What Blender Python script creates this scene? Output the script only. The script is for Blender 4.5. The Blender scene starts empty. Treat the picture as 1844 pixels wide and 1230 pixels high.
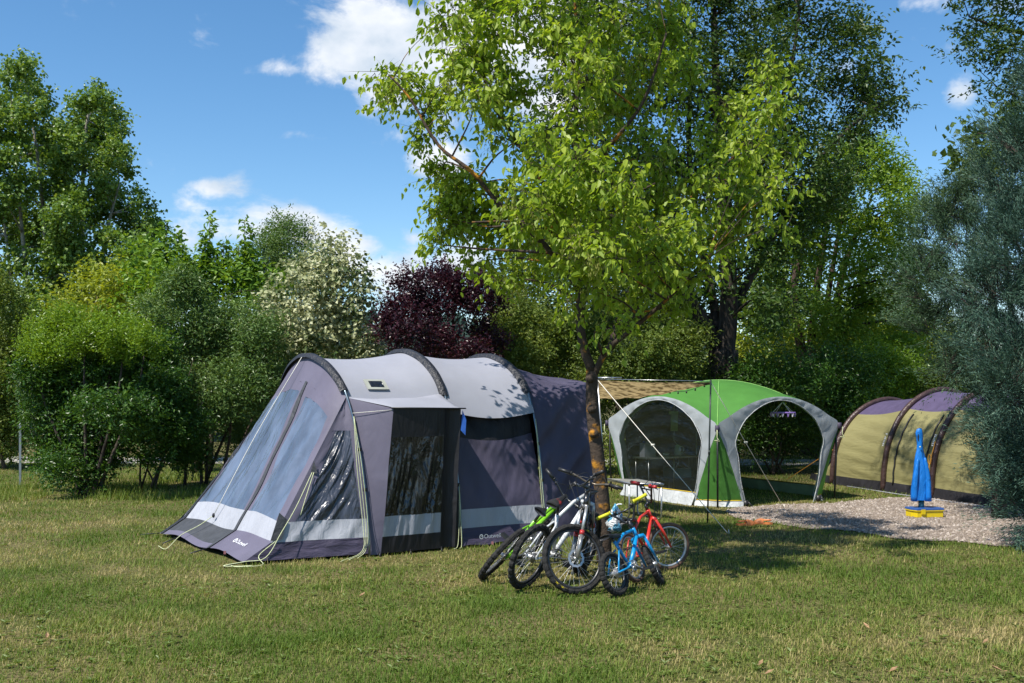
import bpy, math, random
import numpy as np
from mathutils import Vector, Matrix, noise as mnoise
def nz(a, b, c=0.0): return mnoise.noise((a, b, c))
R = math.radians
scene = bpy.context.scene
col = scene.collection
rng = np.random.default_rng(7)
random.seed(7)

# ------------------------------------------------------------------ camera
CH, F, CU, HV = 1.9, 1900.0, 922.0, 700.0        # eye height (m), focal length (px of the 1844 px wide photo), centre column, horizon row
cam_d = bpy.data.cameras.new('camera'); cam = bpy.data.objects.new('camera', cam_d); col.objects.link(cam)
cam.location = (0, 0, CH); cam.rotation_euler = (R(90), 0, 0)
cam_d.sensor_width = 36.0; cam_d.lens = 36.0*F/1844.0; cam_d.shift_y = (HV-615.0)/1844.0
cam_d.clip_start = 0.1; cam_d.clip_end = 5000
scene.camera = cam

# ------------------------------------------------------------------ light
SUN_EL, SUN_DX, SUN_DY = 57.0, -0.74, -0.67      # the sun stands to the left, behind the camera
sun_d = bpy.data.lights.new('sun', 'SUN'); sun_d.energy = 4.9; sun_d.angle = R(0.5); sun_d.color = (1.0, 0.95, 0.86)
sun = bpy.data.objects.new('sun', sun_d); col.objects.link(sun)
_h = math.hypot(SUN_DX, SUN_DY); _c = math.cos(R(SUN_EL))
SUNV = Vector((SUN_DX/_h*_c, SUN_DY/_h*_c, math.sin(R(SUN_EL))))
sun.rotation_euler = SUNV.to_track_quat('Z', 'Y').to_euler(); sun.location = (0, 0, 30)

world = bpy.data.worlds.new('World'); scene.world = world; world.use_nodes = True
def build_world():
    nt = world.node_tree; nt.nodes.clear(); L = nt.links.new
    def N(t, **k):
        n = nt.nodes.new(t)
        for a, b in k.items(): setattr(n, a, b)
        return n
    def M(op, a, b=None, clamp=False):
        n = N('ShaderNodeMath', operation=op, use_clamp=clamp); n.inputs[2].default_value = -0.5
        for i, v in enumerate((a, b)):
            if v is None: continue
            if isinstance(v, (int, float)): n.inputs[i].default_value = v
            else: L(v, n.inputs[i])
        return n.outputs[0]
    out = N('ShaderNodeOutputWorld'); bg = N('ShaderNodeBackground'); L(bg.outputs[0], out.inputs[0])
    sky = N('ShaderNodeTexSky', sky_type='NISHITA'); sky.sun_disc = False
    sky.sun_elevation = R(SUN_EL); sky.sun_rotation = math.atan2(SUN_DX, SUN_DY)
    sky.altitude = 900; sky.air_density = 1.0; sky.dust_density = 0.5; sky.ozone_density = 2.2
    hs = N('ShaderNodeHueSaturation'); hs.inputs['Saturation'].default_value = 1.22; hs.inputs['Hue'].default_value = 0.496; hs.inputs['Value'].default_value = 0.84; L(sky.outputs[0], hs.inputs['Color'])
    tc = N('ShaderNodeTexCoord'); sp = N('ShaderNodeSeparateXYZ'); L(tc.outputs['Generated'], sp.inputs[0])
    ay = M('MAXIMUM', sp.outputs[1], 0.02)
    px = M('DIVIDE', sp.outputs[0], ay); pz = M('DIVIDE', sp.outputs[2], ay)
    cb = N('ShaderNodeCombineXYZ'); L(px, cb.inputs[0]); L(pz, cb.inputs[1])
    # cumulus: a noise over the whole sky, thicker round the clouds seen in this stretch of it
    n1 = N('ShaderNodeTexNoise'); n1.inputs['Scale'].default_value = 11.0; n1.inputs['Detail'].default_value = 9.0; n1.inputs['Roughness'].default_value = 0.6
    n1.inputs['Distortion'].default_value = 0.25
    st = N('ShaderNodeVectorMath', operation='MULTIPLY'); st.inputs[1].default_value = (1, 1, 1.5); L(tc.outputs['Generated'], st.inputs[0])
    L(st.outputs[0], n1.inputs['Vector'])
    blobs = [(690, 40, 170, 140), (790, 120, 160, 120), (860, 20, 200, 140), (610, 90, 110, 80), (405, 340, 66, 30), (350, 402, 70, 50),
             (450, 405, 110, 56), (520, 410, 90, 50), (640, 450, 100, 56), (720, 480, 100, 62), (745, 425, 60, 28), (700, 480, 130, 50),
             (790, 290, 62, 34), (535, 245, 70, 20), (1655, 4, 90, 24), (1735, 170, 40, 36), (505, 122, 66, 24), (990, 90, 150, 160),
             (830, 470, 80, 40), (590, 430, 110, 50), (400, 410, 110, 50)]
    acc = None
    for (u, v, a, b) in blobs:
        s = N('ShaderNodeVectorMath', operation='SUBTRACT'); L(cb.outputs[0], s.inputs[0]); s.inputs[1].default_value = ((u-CU)/F, (HV-v)/F, 0)
        d = N('ShaderNodeVectorMath', operation='MULTIPLY'); L(s.outputs[0], d.inputs[0]); d.inputs[1].default_value = (F/a, F/b, 0)
        ln = N('ShaderNodeVectorMath', operation='LENGTH'); L(d.outputs[0], ln.inputs[0])
        mr = N('ShaderNodeMapRange', interpolation_type='SMOOTHSTEP'); L(ln.outputs['Value'], mr.inputs[0])
        mr.inputs[1].default_value = 0.0; mr.inputs[2].default_value = 1.5; mr.inputs[3].default_value = 0.74 if b < 25 else 1.0; mr.inputs[4].default_value = 0.0
        acc = mr.outputs[0] if acc is None else M('MAXIMUM', acc, mr.outputs[0])
    front = M('GREATER_THAN', sp.outputs[1], 0.05)
    acc = M('MULTIPLY', acc, front)
    dens = M('ADD', M('MULTIPLY_ADD', n1.outputs[0], 2.0), M('MULTIPLY', acc, 0.55))
    fac = N('ShaderNodeMapRange', interpolation_type='SMOOTHSTEP'); L(dens, fac.inputs[0])
    fac.inputs[1].default_value = 0.68; fac.inputs[2].default_value = 1.12; fac.inputs[3].default_value = 0; fac.inputs[4].default_value = 0.96
    n2 = N('ShaderNodeTexNoise'); n2.inputs['Scale'].default_value = 16.0; n2.inputs['Detail'].default_value = 6.0; L(st.outputs[0], n2.inputs['Vector'])
    cr = N('ShaderNodeValToRGB'); L(n2.outputs[0], cr.inputs[0])
    cr.color_ramp.elements[0].position = 0.36; cr.color_ramp.elements[0].color = (3.3, 3.8, 4.4, 1)
    cr.color_ramp.elements[1].position = 0.60; cr.color_ramp.elements[1].color = (5.2, 5.3, 5.5, 1)
    mx = N('ShaderNodeMix', data_type='RGBA'); L(fac.outputs[0], mx.inputs[0]); L(hs.outputs[0], mx.inputs[6]); L(cr.outputs[0], mx.inputs[7])
    L(mx.outputs[2], bg.inputs[0]); bg.inputs[1].default_value = 0.15
build_world()
scene.view_settings.view_transform = 'Standard'; scene.view_settings.look = 'None'
scene.view_settings.gamma = 1.0; scene.view_settings.use_curve_mapping = False
scene.view_settings.exposure = 0.45
scene.render.engine = 'CYCLES'
scene.cycles.use_denoising = True
scene.cycles.max_bounces = 8; scene.cycles.transparent_max_bounces = 24
scene.cycles.caustics_reflective = False; scene.cycles.caustics_refractive = False

# ------------------------------------------------------------------ helpers
def P(u, v, Y): return Vector(((u-CU)*Y/F, Y, CH-(v-HV)*Y/F))      # a photo pixel at a known distance
def G(u, v, z=0.0):                                               # a photo pixel on the ground
    Y = (CH-z)*F/(v-HV); return Vector(((u-CU)*Y/F, Y, z))
def V(*a): return Vector(a)
ORG = {}
def tag(o, label=None, cat=None, group=None, kind=None):
    if label: o['label'] = label
    if cat: o['category'] = cat
    if group: o['group'] = group
    if kind: o['kind'] = kind
    return o
def thing(name, loc, label, cat, group=None):
    o = bpy.data.objects.new(name, None); col.objects.link(o); o.empty_display_size = 0.2
    o.location = loc; ORG[o] = Vector(loc)
    return tag(o, label, cat, group)
def link_mesh(name, me, parent, origin):
    o = bpy.data.objects.new(name, me); col.objects.link(o)
    if parent is not None:
        o.parent = parent; ORG[o] = ORG[parent]
    else:
        o.location = origin; ORG[o] = Vector(origin)
    return o
class MB:
    def __init__(s): s.v = []; s.f = []; s.m = []
    def add(s, vs, fs):
        b = len(s.v); s.v += [tuple(v) for v in vs]; s.f += [tuple(i+b for i in f) for f in fs]; return s
    def box(s, c, size, M=None):
        c = Vector(c); x, y, z = [k/2 for k in size]; vs = []
        for dz in (-z, z):
            for dx, dy in ((-x, -y), (x, -y), (x, y), (-x, y)):
                w = Vector((dx, dy, dz)); w = M @ w if M else w; vs.append(c+w)
        return s.add(vs, [(3, 2, 1, 0), (4, 5, 6, 7), (0, 1, 5, 4), (1, 2, 6, 5), (2, 3, 7, 6), (3, 0, 4, 7)])
    def tube(s, pts, r, n=8, caps=True, closed=False):
        pts = [Vector(p) for p in pts]; k = len(pts)
        rs = list(r) if isinstance(r, (list, tuple)) else [r]*k
        vs = []; prev = None
        for i, p in enumerate(pts):
            if closed: t = pts[(i+1) % k]-pts[i-1]
            else: t = pts[min(i+1, k-1)]-pts[max(i-1, 0)]
            if t.length < 1e-9: t = Vector((0, 0, 1))
            t.normalize()
            if prev is None:
                a = t.cross(Vector((0, 0, 1)))
                if a.length < 1e-3: a = t.cross(Vector((1, 0, 0)))
            else:
                a = prev-t*prev.dot(t)
                if a.length < 1e-6: a = t.cross(Vector((1, 0, 0)))
            a.normalize(); prev = a; b = t.cross(a)
            for j in range(n):
                q = 2*math.pi*j/n; vs.append(p+(a*math.cos(q)+b*math.sin(q))*rs[i])
        fs = []
        for i in range(k if closed else k-1):
            i2 = (i+1) % k
            for j in range(n): fs.append((i*n+j, i*n+(j+1) % n, i2*n+(j+1) % n, i2*n+j))
        if caps and not closed: fs += [tuple(range(n-1, -1, -1)), tuple((k-1)*n+j for j in range(n))]
        return s.add(vs, fs)
    def grid(s, fn, nu, nv):
        vs = [fn(i/nu, j/nv) for j in range(nv+1) for i in range(nu+1)]
        fs = [(j*(nu+1)+i, j*(nu+1)+i+1, (j+1)*(nu+1)+i+1, (j+1)*(nu+1)+i) for j in range(nv) for i in range(nu)]
        return s.add(vs, fs)
    def ell(s, c, r, nu=12, nv=8, M=None):
        c = Vector(c); vs = []
        for j in range(nv+1):
            th = math.pi*j/nv
            for i in range(nu):
                ph = 2*math.pi*i/nu; w = Vector((r[0]*math.sin(th)*math.cos(ph), r[1]*math.sin(th)*math.sin(ph), r[2]*math.cos(th)))
                vs.append(c+(M @ w if M else w))
        fs = [(j*nu+i, (j+1)*nu+i, (j+1)*nu+(i+1) % nu, j*nu+(i+1) % nu) for j in range(nv) for i in range(nu)]
        return s.add(vs, fs)
    def prism(s, poly, d):                                           # polygon (3-D points) pushed along d
        d = Vector(d); n = len(poly); vs = [Vector(p) for p in poly]+[Vector(p)+d for p in poly]
        return s.add(vs, [tuple(range(n-1, -1, -1)), tuple(range(n, 2*n))]+[(i, (i+1) % n, n+(i+1) % n, n+i) for i in range(n)])
    def build(s, name, mat, parent=None, smooth=True, origin=None, auto=None):
        o0 = ORG[parent] if parent is not None else Vector(origin if origin is not None else (0, 0, 0))
        me = bpy.data.meshes.new(name); me.from_pydata([(v[0]-o0[0], v[1]-o0[1], v[2]-o0[2]) for v in s.v], [], s.f)
        me.materials.append(mat)
        me.polygons.foreach_set('use_smooth', [smooth]*len(me.polygons))
        if smooth and auto: me.set_sharp_from_angle(angle=R(auto))
        me.update()
        return link_mesh(name, me, parent, o0)
def np_mesh(name, verts, faces_flat, nper, mat, parent=None, origin=(0, 0, 0), attrs=None, smooth=False):
    """verts (N,3) world, faces_flat indices, nper corners per face; attrs: name -> per-vertex float"""
    o0 = ORG[parent] if parent is not None else Vector(origin)
    me = bpy.data.meshes.new(name); nv = len(verts); nf = len(faces_flat)//nper
    me.vertices.add(nv); me.loops.add(nf*nper); me.polygons.add(nf)
    me.vertices.foreach_set('co', (np.asarray(verts, dtype=np.float32)-np.array(o0, dtype=np.float32)).ravel())
    me.loops.foreach_set('vertex_index', np.asarray(faces_flat, dtype=np.int32))
    me.polygons.foreach_set('loop_start', np.arange(0, nf*nper, nper, dtype=np.int32))
    me.polygons.foreach_set('loop_total', np.full(nf, nper, dtype=np.int32))
    me.polygons.foreach_set('use_smooth', np.full(nf, smooth, dtype=bool))
    for k, a in (attrs or {}).items():
        at = me.attributes.new(k, 'FLOAT', 'POINT'); at.data.foreach_set('value', np.asarray(a, dtype=np.float32))
    me.materials.append(mat); me.update(calc_edges=True)
    return link_mesh(name, me, parent, o0)
def spline(pts, n):
    """Catmull-Rom through pts, n samples per span"""
    pts = [Vector(p) for p in pts]; out = []
    for i in range(len(pts)-1):
        p0 = pts[i-1] if i else pts[0]*2-pts[1]; p1, p2 = pts[i], pts[i+1]; p3 = pts[i+2] if i+2 < len(pts) else p2*2-p1
        for k in range(n):
            t = k/n; out.append(0.5*((2*p1)+(p2-p0)*t+(2*p0-5*p1+4*p2-p3)*t*t+(3*p1-p0-3*p2+p3)*t**3))
    out.append(pts[-1]); return out
def at_param(poly, q):
    """point at fraction q of the arc length of a polyline"""
    L = [0.0]
    for a, b in zip(poly, poly[1:]): L.append(L[-1]+(b-a).length)
    s = max(0.0, min(1.0, q))*L[-1]
    for i in range(len(poly)-1):
        if s <= L[i+1]+1e-9:
            d = L[i+1]-L[i]; return poly[i].lerp(poly[i+1], (s-L[i])/d if d > 1e-9 else 0)
    return poly[-1].copy()
def vnoise(x, y, seed=0):
    """2-D value noise, numpy"""
    xi = np.floor(x).astype(np.int64); yi = np.floor(y).astype(np.int64); fx = x-xi; fy = y-yi
    def h(a, b):
        k = (a*374761393+b*668265263+seed*974711) & 0x7fffffff; k = ((k ^ (k >> 13))*1274126177) & 0x7fffffff
        return ((k ^ (k >> 16)) & 0xffff)/65535.0
    fx = fx*fx*(3-2*fx); fy = fy*fy*(3-2*fy)
    return (h(xi, yi)*(1-fx)+h(xi+1, yi)*fx)*(1-fy)+(h(xi, yi+1)*(1-fx)+h(xi+1, yi+1)*fx)*fy

# ------------------------------------------------------------------ materials
def _new(name):
    m = bpy.data.materials.new(name); m.use_nodes = True; nt = m.node_tree; nt.nodes.clear(); return m, nt
def mk(name, c, rough=0.6, var=0.12, scale=6.0, bump=0.0, bscale=60.0, stretch=(1, 1, 1), metallic=0.0, spec=0.5, trans=0.0, alpha=1.0, c2=None, coat=0.0, wrinkle=0.0, wscale=5.0, thr=(0.35, 0.65), transc=None):
    m, nt = _new(name); L = nt.links.new; N = nt.nodes.new
    out = N('ShaderNodeOutputMaterial'); b = N('ShaderNodeBsdfPrincipled'); tc = N('ShaderNodeTexCoord')
    mp = N('ShaderNodeMapping'); mp.inputs['Scale'].default_value = stretch; L(tc.outputs['Object'], mp.inputs[0])
    nz = N('ShaderNodeTexNoise'); nz.inputs['Scale'].default_value = scale; nz.inputs['Detail'].default_value = 5; L(mp.outputs[0], nz.inputs['Vector'])
    cr = N('ShaderNodeValToRGB'); L(nz.outputs[0], cr.inputs[0]); c = tuple(c)
    lo = tuple(x*(1-var) for x in c); hi = tuple(min(1, x*(1+var)) for x in c) if c2 is None else tuple(c2)
    e = cr.color_ramp.elements; e[0].position = thr[0]; e[0].color = lo+(1,); e[1].position = thr[1]; e[1].color = hi+(1,)
    L(cr.outputs[0], b.inputs['Base Color'])
    b.inputs['Roughness'].default_value = rough; b.inputs['Metallic'].default_value = metallic
    b.inputs['Specular IOR Level'].default_value = spec; b.inputs['Coat Weight'].default_value = coat
    nrm = None
    if bump:
        nb = N('ShaderNodeTexNoise'); nb.inputs['Scale'].default_value = bscale; nb.inputs['Detail'].default_value = 4; L(mp.outputs[0], nb.inputs['Vector'])
        bp = N('ShaderNodeBump'); bp.inputs['Strength'].default_value = bump; bp.inputs['Distance'].default_value = 0.02; L(nb.outputs[0], bp.inputs['Height']); nrm = bp
    if wrinkle:
        nw = N('ShaderNodeTexNoise'); nw.inputs['Scale'].default_value = wscale; nw.inputs['Detail'].default_value = 3; nw.inputs['Distortion'].default_value = 0.8; L(mp.outputs[0], nw.inputs['Vector'])
        bw = N('ShaderNodeBump'); bw.inputs['Strength'].default_value = wrinkle; bw.inputs['Distance'].default_value = 0.06; L(nw.outputs[0], bw.inputs['Height'])
        if nrm: L(nrm.outputs[0], bw.inputs['Normal'])
        nrm = bw
    if nrm: L(nrm.outputs[0], b.inputs['Normal'])
    sh = b.outputs[0]
    if trans:
        t = N('ShaderNodeBsdfTranslucent'); ms = N('ShaderNodeMixShader'); ms.inputs[0].default_value = trans
        if transc: t.inputs[0].default_value = tuple(transc)+(1,)
        else: L(cr.outputs[0], t.inputs[0])
        L(sh, ms.inputs[1]); L(t.outputs[0], ms.inputs[2]); sh = ms.outputs[0]
    if alpha < 1:
        t = N('ShaderNodeBsdfTransparent'); ms = N('ShaderNodeMixShader'); ms.inputs[0].default_value = alpha; L(t.outputs[0], ms.inputs[1]); L(sh, ms.inputs[2]); sh = ms.outputs[0]
    L(sh, out.inputs[0]); return m
def mk_leaf(name, cols, trans=0.35, rough=0.45, tcol=None, spec=0.35, gain=1.0, hue=(1, 1, 1)):
    """cols: list of (position, rgb) over the per-leaf random value"""
    m, nt = _new(name); L = nt.links.new; N = nt.nodes.new
    out = N('ShaderNodeOutputMaterial'); b = N('ShaderNodeBsdfPrincipled'); at = N('ShaderNodeAttribute'); at.attribute_name = 'rnd'
    cr = N('ShaderNodeValToRGB'); L(at.outputs['Fac'], cr.inputs[0]); e = cr.color_ramp.elements
    while len(e) < len(cols): e.new(0.5)
    for i, (p, c) in enumerate(cols): e[i].position = p; e[i].color = tuple(x*gain*h for x, h in zip(c, hue))+(1,)
    L(cr.outputs[0], b.inputs['Base Color']); b.inputs['Roughness'].default_value = rough; b.inputs['Specular IOR Level'].default_value = spec
    t = N('ShaderNodeBsdfTranslucent'); hs = N('ShaderNodeMix'); hs.data_type = 'RGBA'; hs.blend_type = 'MULTIPLY'; hs.inputs[0].default_value = 1.0
    L(cr.outputs[0], hs.inputs[6]); hs.inputs[7].default_value = tuple(tcol or (1.5, 1.35, 0.5))+(1,); L(hs.outputs[2], t.inputs[0])
    ms = N('ShaderNodeMixShader'); ms.inputs[0].default_value = trans; L(b.outputs[0], ms.inputs[1]); L(t.outputs[0], ms.inputs[2]); L(ms.outputs[0], out.inputs[0])
    return m
# ------------------------------------------------------------------ ground, gravel, path, hill
def ground_mat():
    m, nt = _new('lawn_soil'); L = nt.links.new; N = nt.nodes.new
    out = N('ShaderNodeOutputMaterial'); b = N('ShaderNodeBsdfPrincipled'); tc = N('ShaderNodeTexCoord')
    n1 = N('ShaderNodeTexNoise'); n1.inputs['Scale'].default_value = 0.9; n1.inputs['Detail'].default_value = 8; n1.inputs['Roughness'].default_value = 0.65
    n2 = N('ShaderNodeTexNoise'); n2.inputs['Scale'].default_value = 26; n2.inputs['Detail'].default_value = 6
    for n in (n1, n2): L(tc.outputs['Object'], n.inputs['Vector'])
    r1 = N('ShaderNodeValToRGB'); L(n1.outputs[0], r1.inputs[0]); e = r1.color_ramp.elements
    e[0].position = 0.38; e[0].color = (0.13, 0.145, 0.045, 1); e[1].position = 0.62; e[1].color = (0.25, 0.20, 0.10, 1)
    r2 = N('ShaderNodeValToRGB'); L(n2.outputs[0], r2.inputs[0]); e = r2.color_ramp.elements
    e[0].position = 0.38; e[0].color = (0.25, 0.27, 0.22, 1); e[1].position = 0.75; e[1].color = (1.15, 1.15, 1.1, 1)
    mx = N('ShaderNodeMix'); mx.data_type = 'RGBA'; mx.blend_type = 'MULTIPLY'; mx.inputs[0].default_value = 1; L(r1.outputs[0], mx.inputs[6]); L(r2.outputs[0], mx.inputs[7])
    L(mx.outputs[2], b.inputs['Base Color']); b.inputs['Roughness'].default_value = 0.95; b.inputs['Specular IOR Level'].default_value = 0.1
    bp = N('ShaderNodeBump'); bp.inputs['Strength'].default_value = 0.5; bp.inputs['Distance'].default_value = 0.03; L(n2.outputs[0], bp.inputs['Height']); L(bp.outputs[0], b.inputs['Normal'])
    L(b.outputs[0], out.inputs[0]); return m
M_ground = ground_mat()
def build_ground():
    mb = MB()
    xs = [-1500, -300, -60, -30, -15, 0, 15, 30, 60, 300, 1500]; ys = [-300, -40, -5, 5, 15, 30, 60, 120, 300, 900, 2500]
    nx = len(xs)
    mb.add([(x, y, 0) for y in ys for x in xs], [(j*nx+i, j*nx+i+1, (j+1)*nx+i+1, (j+1)*nx+i) for j in range(len(ys)-1) for i in range(nx-1)])
    tag(mb.build('ground', M_ground, smooth=False), 'sunlit lawn soil under patchy short grass', 'ground', kind='structure')
build_ground()
GRAVEL = [G(*p) for p in [(1306, 921), (1330, 915), (1420, 909), (1500, 907), (1590, 898), (1640, 896), (1720, 902), (1860, 902), (1900, 940), (1870, 985), (1800, 984), (1740, 979),
                          (1680, 974), (1610, 972), (1560, 962), (1500, 955), (1450, 951), (1400, 944), (1350, 940), (1318, 932)]]
M_gravel = mk('gravel', (0.25, 0.195, 0.155), rough=0.95, var=0.35, scale=30, bump=0.9, bscale=70, spec=0.2, c2=(0.38, 0.315, 0.265))
M_pebble = mk_leaf('pebbles', [(0.0, (0.17, 0.135, 0.105)), (0.5, (0.30, 0.245, 0.20)), (1.0, (0.46, 0.40, 0.35))], trans=0.0, rough=0.9, spec=0.2)
def inside(px, py, poly):
    c = np.zeros(len(px), bool); n = len(poly)
    for i in range(n):
        a, b = poly[i], poly[i-1]
        k = ((a[1] > py) != (b[1] > py)) & (px < (b[0]-a[0])*(py-a[1])/((b[1]-a[1]) or 1e-9)+a[0]); c ^= k
    return c
def build_gravel():
    pts = []
    n = len(GRAVEL)
    for i in range(n):                                               # ragged border
        a, b = GRAVEL[i], GRAVEL[(i+1) % n]; k = max(2, int((b-a).length/0.12))
        for j in range(k):
            p = a.lerp(b, j/k); w = 0.07*math.sin(p.x*9.1+p.y*3)+0.05*math.sin(p.x*23+p.y*17); pts.append(Vector((p.x+w*.5, p.y+w, 0.012)))
    mb = MB(); mb.add(pts, [tuple(range(len(pts)))])
    g = mb.build('gravel_pitch', M_gravel, smooth=False); tag(g, 'pale gravel pitch in front of the yellow tent', 'gravel', kind='structure')
    N = 9000
    x = rng.uniform(2.5, 9.0, N*3); y = rng.uniform(12.4, 19.2, N*3); k = inside(x, y, GRAVEL); x, y = x[k][:N], y[k][:N]; N = len(x)
    s = rng.uniform(0.008, 0.022, N)*rng.choice([1, 1, 1, 1.6], N)
    base = np.array([(1, 0, 0), (-.5, .87, 0), (-.5, -.87, 0), (0, 0, .8)]); a = rng.uniform(0, 6.28, N)
    bx = base[None, :, 0]*np.cos(a)[:, None]-base[None, :, 1]*np.sin(a)[:, None]; by = base[None, :, 0]*np.sin(a)[:, None]+base[None, :, 1]*np.cos(a)[:, None]
    vv = np.stack([x[:, None]+bx*s[:, None], y[:, None]+by*s[:, None]*0.8, 0.0135+base[None, :, 2]*s[:, None]], -1).reshape(-1, 3)
    ff = (np.arange(N)[:, None]*4+np.array([0, 1, 3, 1, 2, 3, 2, 0, 3])[None]).ravel()
    tag(np_mesh('pebbles', vv, ff, 3, M_pebble, attrs={'rnd': np.repeat(rng.random(N), 4)}), 'small pale pebbles strewn over the gravel pitch', 'pebbles', kind='stuff')
build_gravel()
def build_path():
    mb = MB(); mb.add([(-14, 27.0, 0.006), (20, 25.6, 0.006), (20, 27.6, 0.006), (-14, 29.5, 0.006)], [(0, 1, 2, 3)])
    tag(mb.build('path', mk('path_gravel', (0.36, 0.33, 0.31), rough=0.9, var=0.2, scale=12, bump=0.4), smooth=False), 'grey service path behind the shrubs', 'path', kind='structure')
    mb = MB()
    def f(a, b):
        x = -420+a*1000; y = 330+b*160; h = 21*math.exp(-((x+40)/170)**2)+10*math.exp(-((x-260)/150)**2)+12
        return V(x, y, (h+3*math.sin(x*.05)+1.6*math.sin(x*.17))*math.sin(b*math.pi*.5)-2)
    mb.grid(f, 80, 8)
    tag(mb.build('hill', mk('hazy_hill_forest', (0.028, 0.048, 0.038), rough=1, var=0.4, scale=0.1, spec=0.1)), 'distant dark wooded hill ridge', 'hill', kind='structure')  # distance haze is mixed into the base colour
    # the wood on the ridge: cone-shaped crowns that read as one mass
    mb = MB()
    rr = random.Random(3)
    for i in range(420):
        a = rr.uniform(.22, .62); b = rr.uniform(.55, 1.0); p = f(a, b); h = rr.uniform(5, 9); w = h*rr.uniform(.28, .42)
        n = 6; vs = [p+V(w*math.cos(k*6.283/n), w*math.sin(k*6.283/n), h*.12) for k in range(n)]+[p+V(w*.7*math.cos(k*6.283/n+.5), w*.7*math.sin(k*6.283/n+.5), h*.55) for k in range(n)]+[p+V(0, 0, h)]
        mb.add(vs, [(k, (k+1) % n, n+(k+1) % n, n+k) for k in range(n)]+[(n+k, n+(k+1) % n, 2*n) for k in range(n)])
    tag(mb.build('hill_forest', mk('hazy_conifers', (0.030, 0.055, 0.045), rough=1, var=0.4, scale=0.3, spec=0.1), smooth=False), 'far off dark conifer wood on the hill ridge', 'forest', kind='stuff')  # bluish haze put into the crown colour as well
build_path()
# ------------------------------------------------------------------ cloth, metal and rope materials
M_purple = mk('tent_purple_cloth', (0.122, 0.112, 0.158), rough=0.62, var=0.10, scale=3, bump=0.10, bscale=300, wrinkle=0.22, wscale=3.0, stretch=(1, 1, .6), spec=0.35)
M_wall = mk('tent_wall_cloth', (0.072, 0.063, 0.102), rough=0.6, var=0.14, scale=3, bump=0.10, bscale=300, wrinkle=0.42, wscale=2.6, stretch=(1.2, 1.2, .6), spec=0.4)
M_roof = mk('tent_grey_cloth', (0.31, 0.315, 0.36), rough=0.6, var=0.05, scale=2, bump=0.08, bscale=300, wrinkle=0.10, wscale=3, spec=0.35)
M_band = mk('tent_pale_band', (0.36, 0.37, 0.41), rough=0.6, var=0.06, scale=5, bump=0.1, bscale=250, wrinkle=0.35, wscale=9, stretch=(1, 1, .35), spec=0.3)
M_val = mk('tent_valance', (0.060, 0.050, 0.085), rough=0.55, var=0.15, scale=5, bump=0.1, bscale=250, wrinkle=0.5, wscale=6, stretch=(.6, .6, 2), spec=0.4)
M_black = mk('black_cloth', (0.016, 0.015, 0.018), rough=0.55, var=0.2, scale=5, bump=0.1, bscale=200, wrinkle=0.35, wscale=5, stretch=(1.5, 1.5, .5), spec=0.4)
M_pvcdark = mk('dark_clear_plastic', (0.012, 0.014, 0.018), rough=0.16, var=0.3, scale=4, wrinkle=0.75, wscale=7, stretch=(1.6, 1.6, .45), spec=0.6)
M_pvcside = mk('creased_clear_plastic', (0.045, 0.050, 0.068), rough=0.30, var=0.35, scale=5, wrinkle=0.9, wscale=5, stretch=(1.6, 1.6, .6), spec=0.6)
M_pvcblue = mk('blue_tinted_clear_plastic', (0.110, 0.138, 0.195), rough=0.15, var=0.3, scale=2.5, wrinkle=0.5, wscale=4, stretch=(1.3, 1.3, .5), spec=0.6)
M_sleeve = mk('charcoal_sleeve', (0.022, 0.022, 0.027), rough=0.5, var=0.2, scale=20, wrinkle=0.5, wscale=22, spec=0.5)
M_steel = mk('blue_grey_steel', (0.20, 0.25, 0.29), rough=0.3, var=0.15, scale=20, metallic=0.85)
M_alu = mk('aluminium', (0.55, 0.56, 0.57), rough=0.32, var=0.1, scale=20, metallic=0.9)
M_rope = mk('pale_lime_rope', (0.58, 0.62, 0.36), rough=0.8, var=0.15, scale=60)
M_whiterope = mk('white_rope', (0.72, 0.70, 0.62), rough=0.8, var=0.1, scale=60)
M_white = mk('white_print', (0.80, 0.80, 0.82), rough=0.6, var=0.04)
M_dark = mk('black_plastic', (0.018, 0.018, 0.02), rough=0.45, var=0.2, scale=15, spec=0.5)
M_red = mk('red_plastic', (0.42, 0.03, 0.03), rough=0.4, var=0.15)
M_tag = mk('faded_red_tag', (.30, .12, .13), rough=.6)
M_charmesh = mk('charcoal_vent_mesh', (0.045, 0.048, 0.055), rough=0.7, var=0.2, scale=9, wrinkle=0.4, wscale=7)
M_blue = mk('blue_nylon', (0.02, 0.10, 0.42), rough=0.5, var=0.15, scale=5, wrinkle=0.3)

_tc = {}
def text_polys(body, size):
    if (body, size) not in _tc:
        cu = bpy.data.curves.new('lettering', 'FONT'); cu.body = body; cu.size = size; cu.resolution_u = 3
        ob = bpy.data.objects.new('lettering', cu); col.objects.link(ob)
        dg = bpy.context.evaluated_depsgraph_get(); me = ob.evaluated_get(dg).to_mesh()
        _tc[(body, size)] = ([tuple(v.co) for v in me.vertices], [tuple(p.vertices) for p in me.polygons])
        ob.evaluated_get(dg).to_mesh_clear(); bpy.data.objects.remove(ob); bpy.data.curves.remove(cu)
    return _tc[(body, size)]

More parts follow.
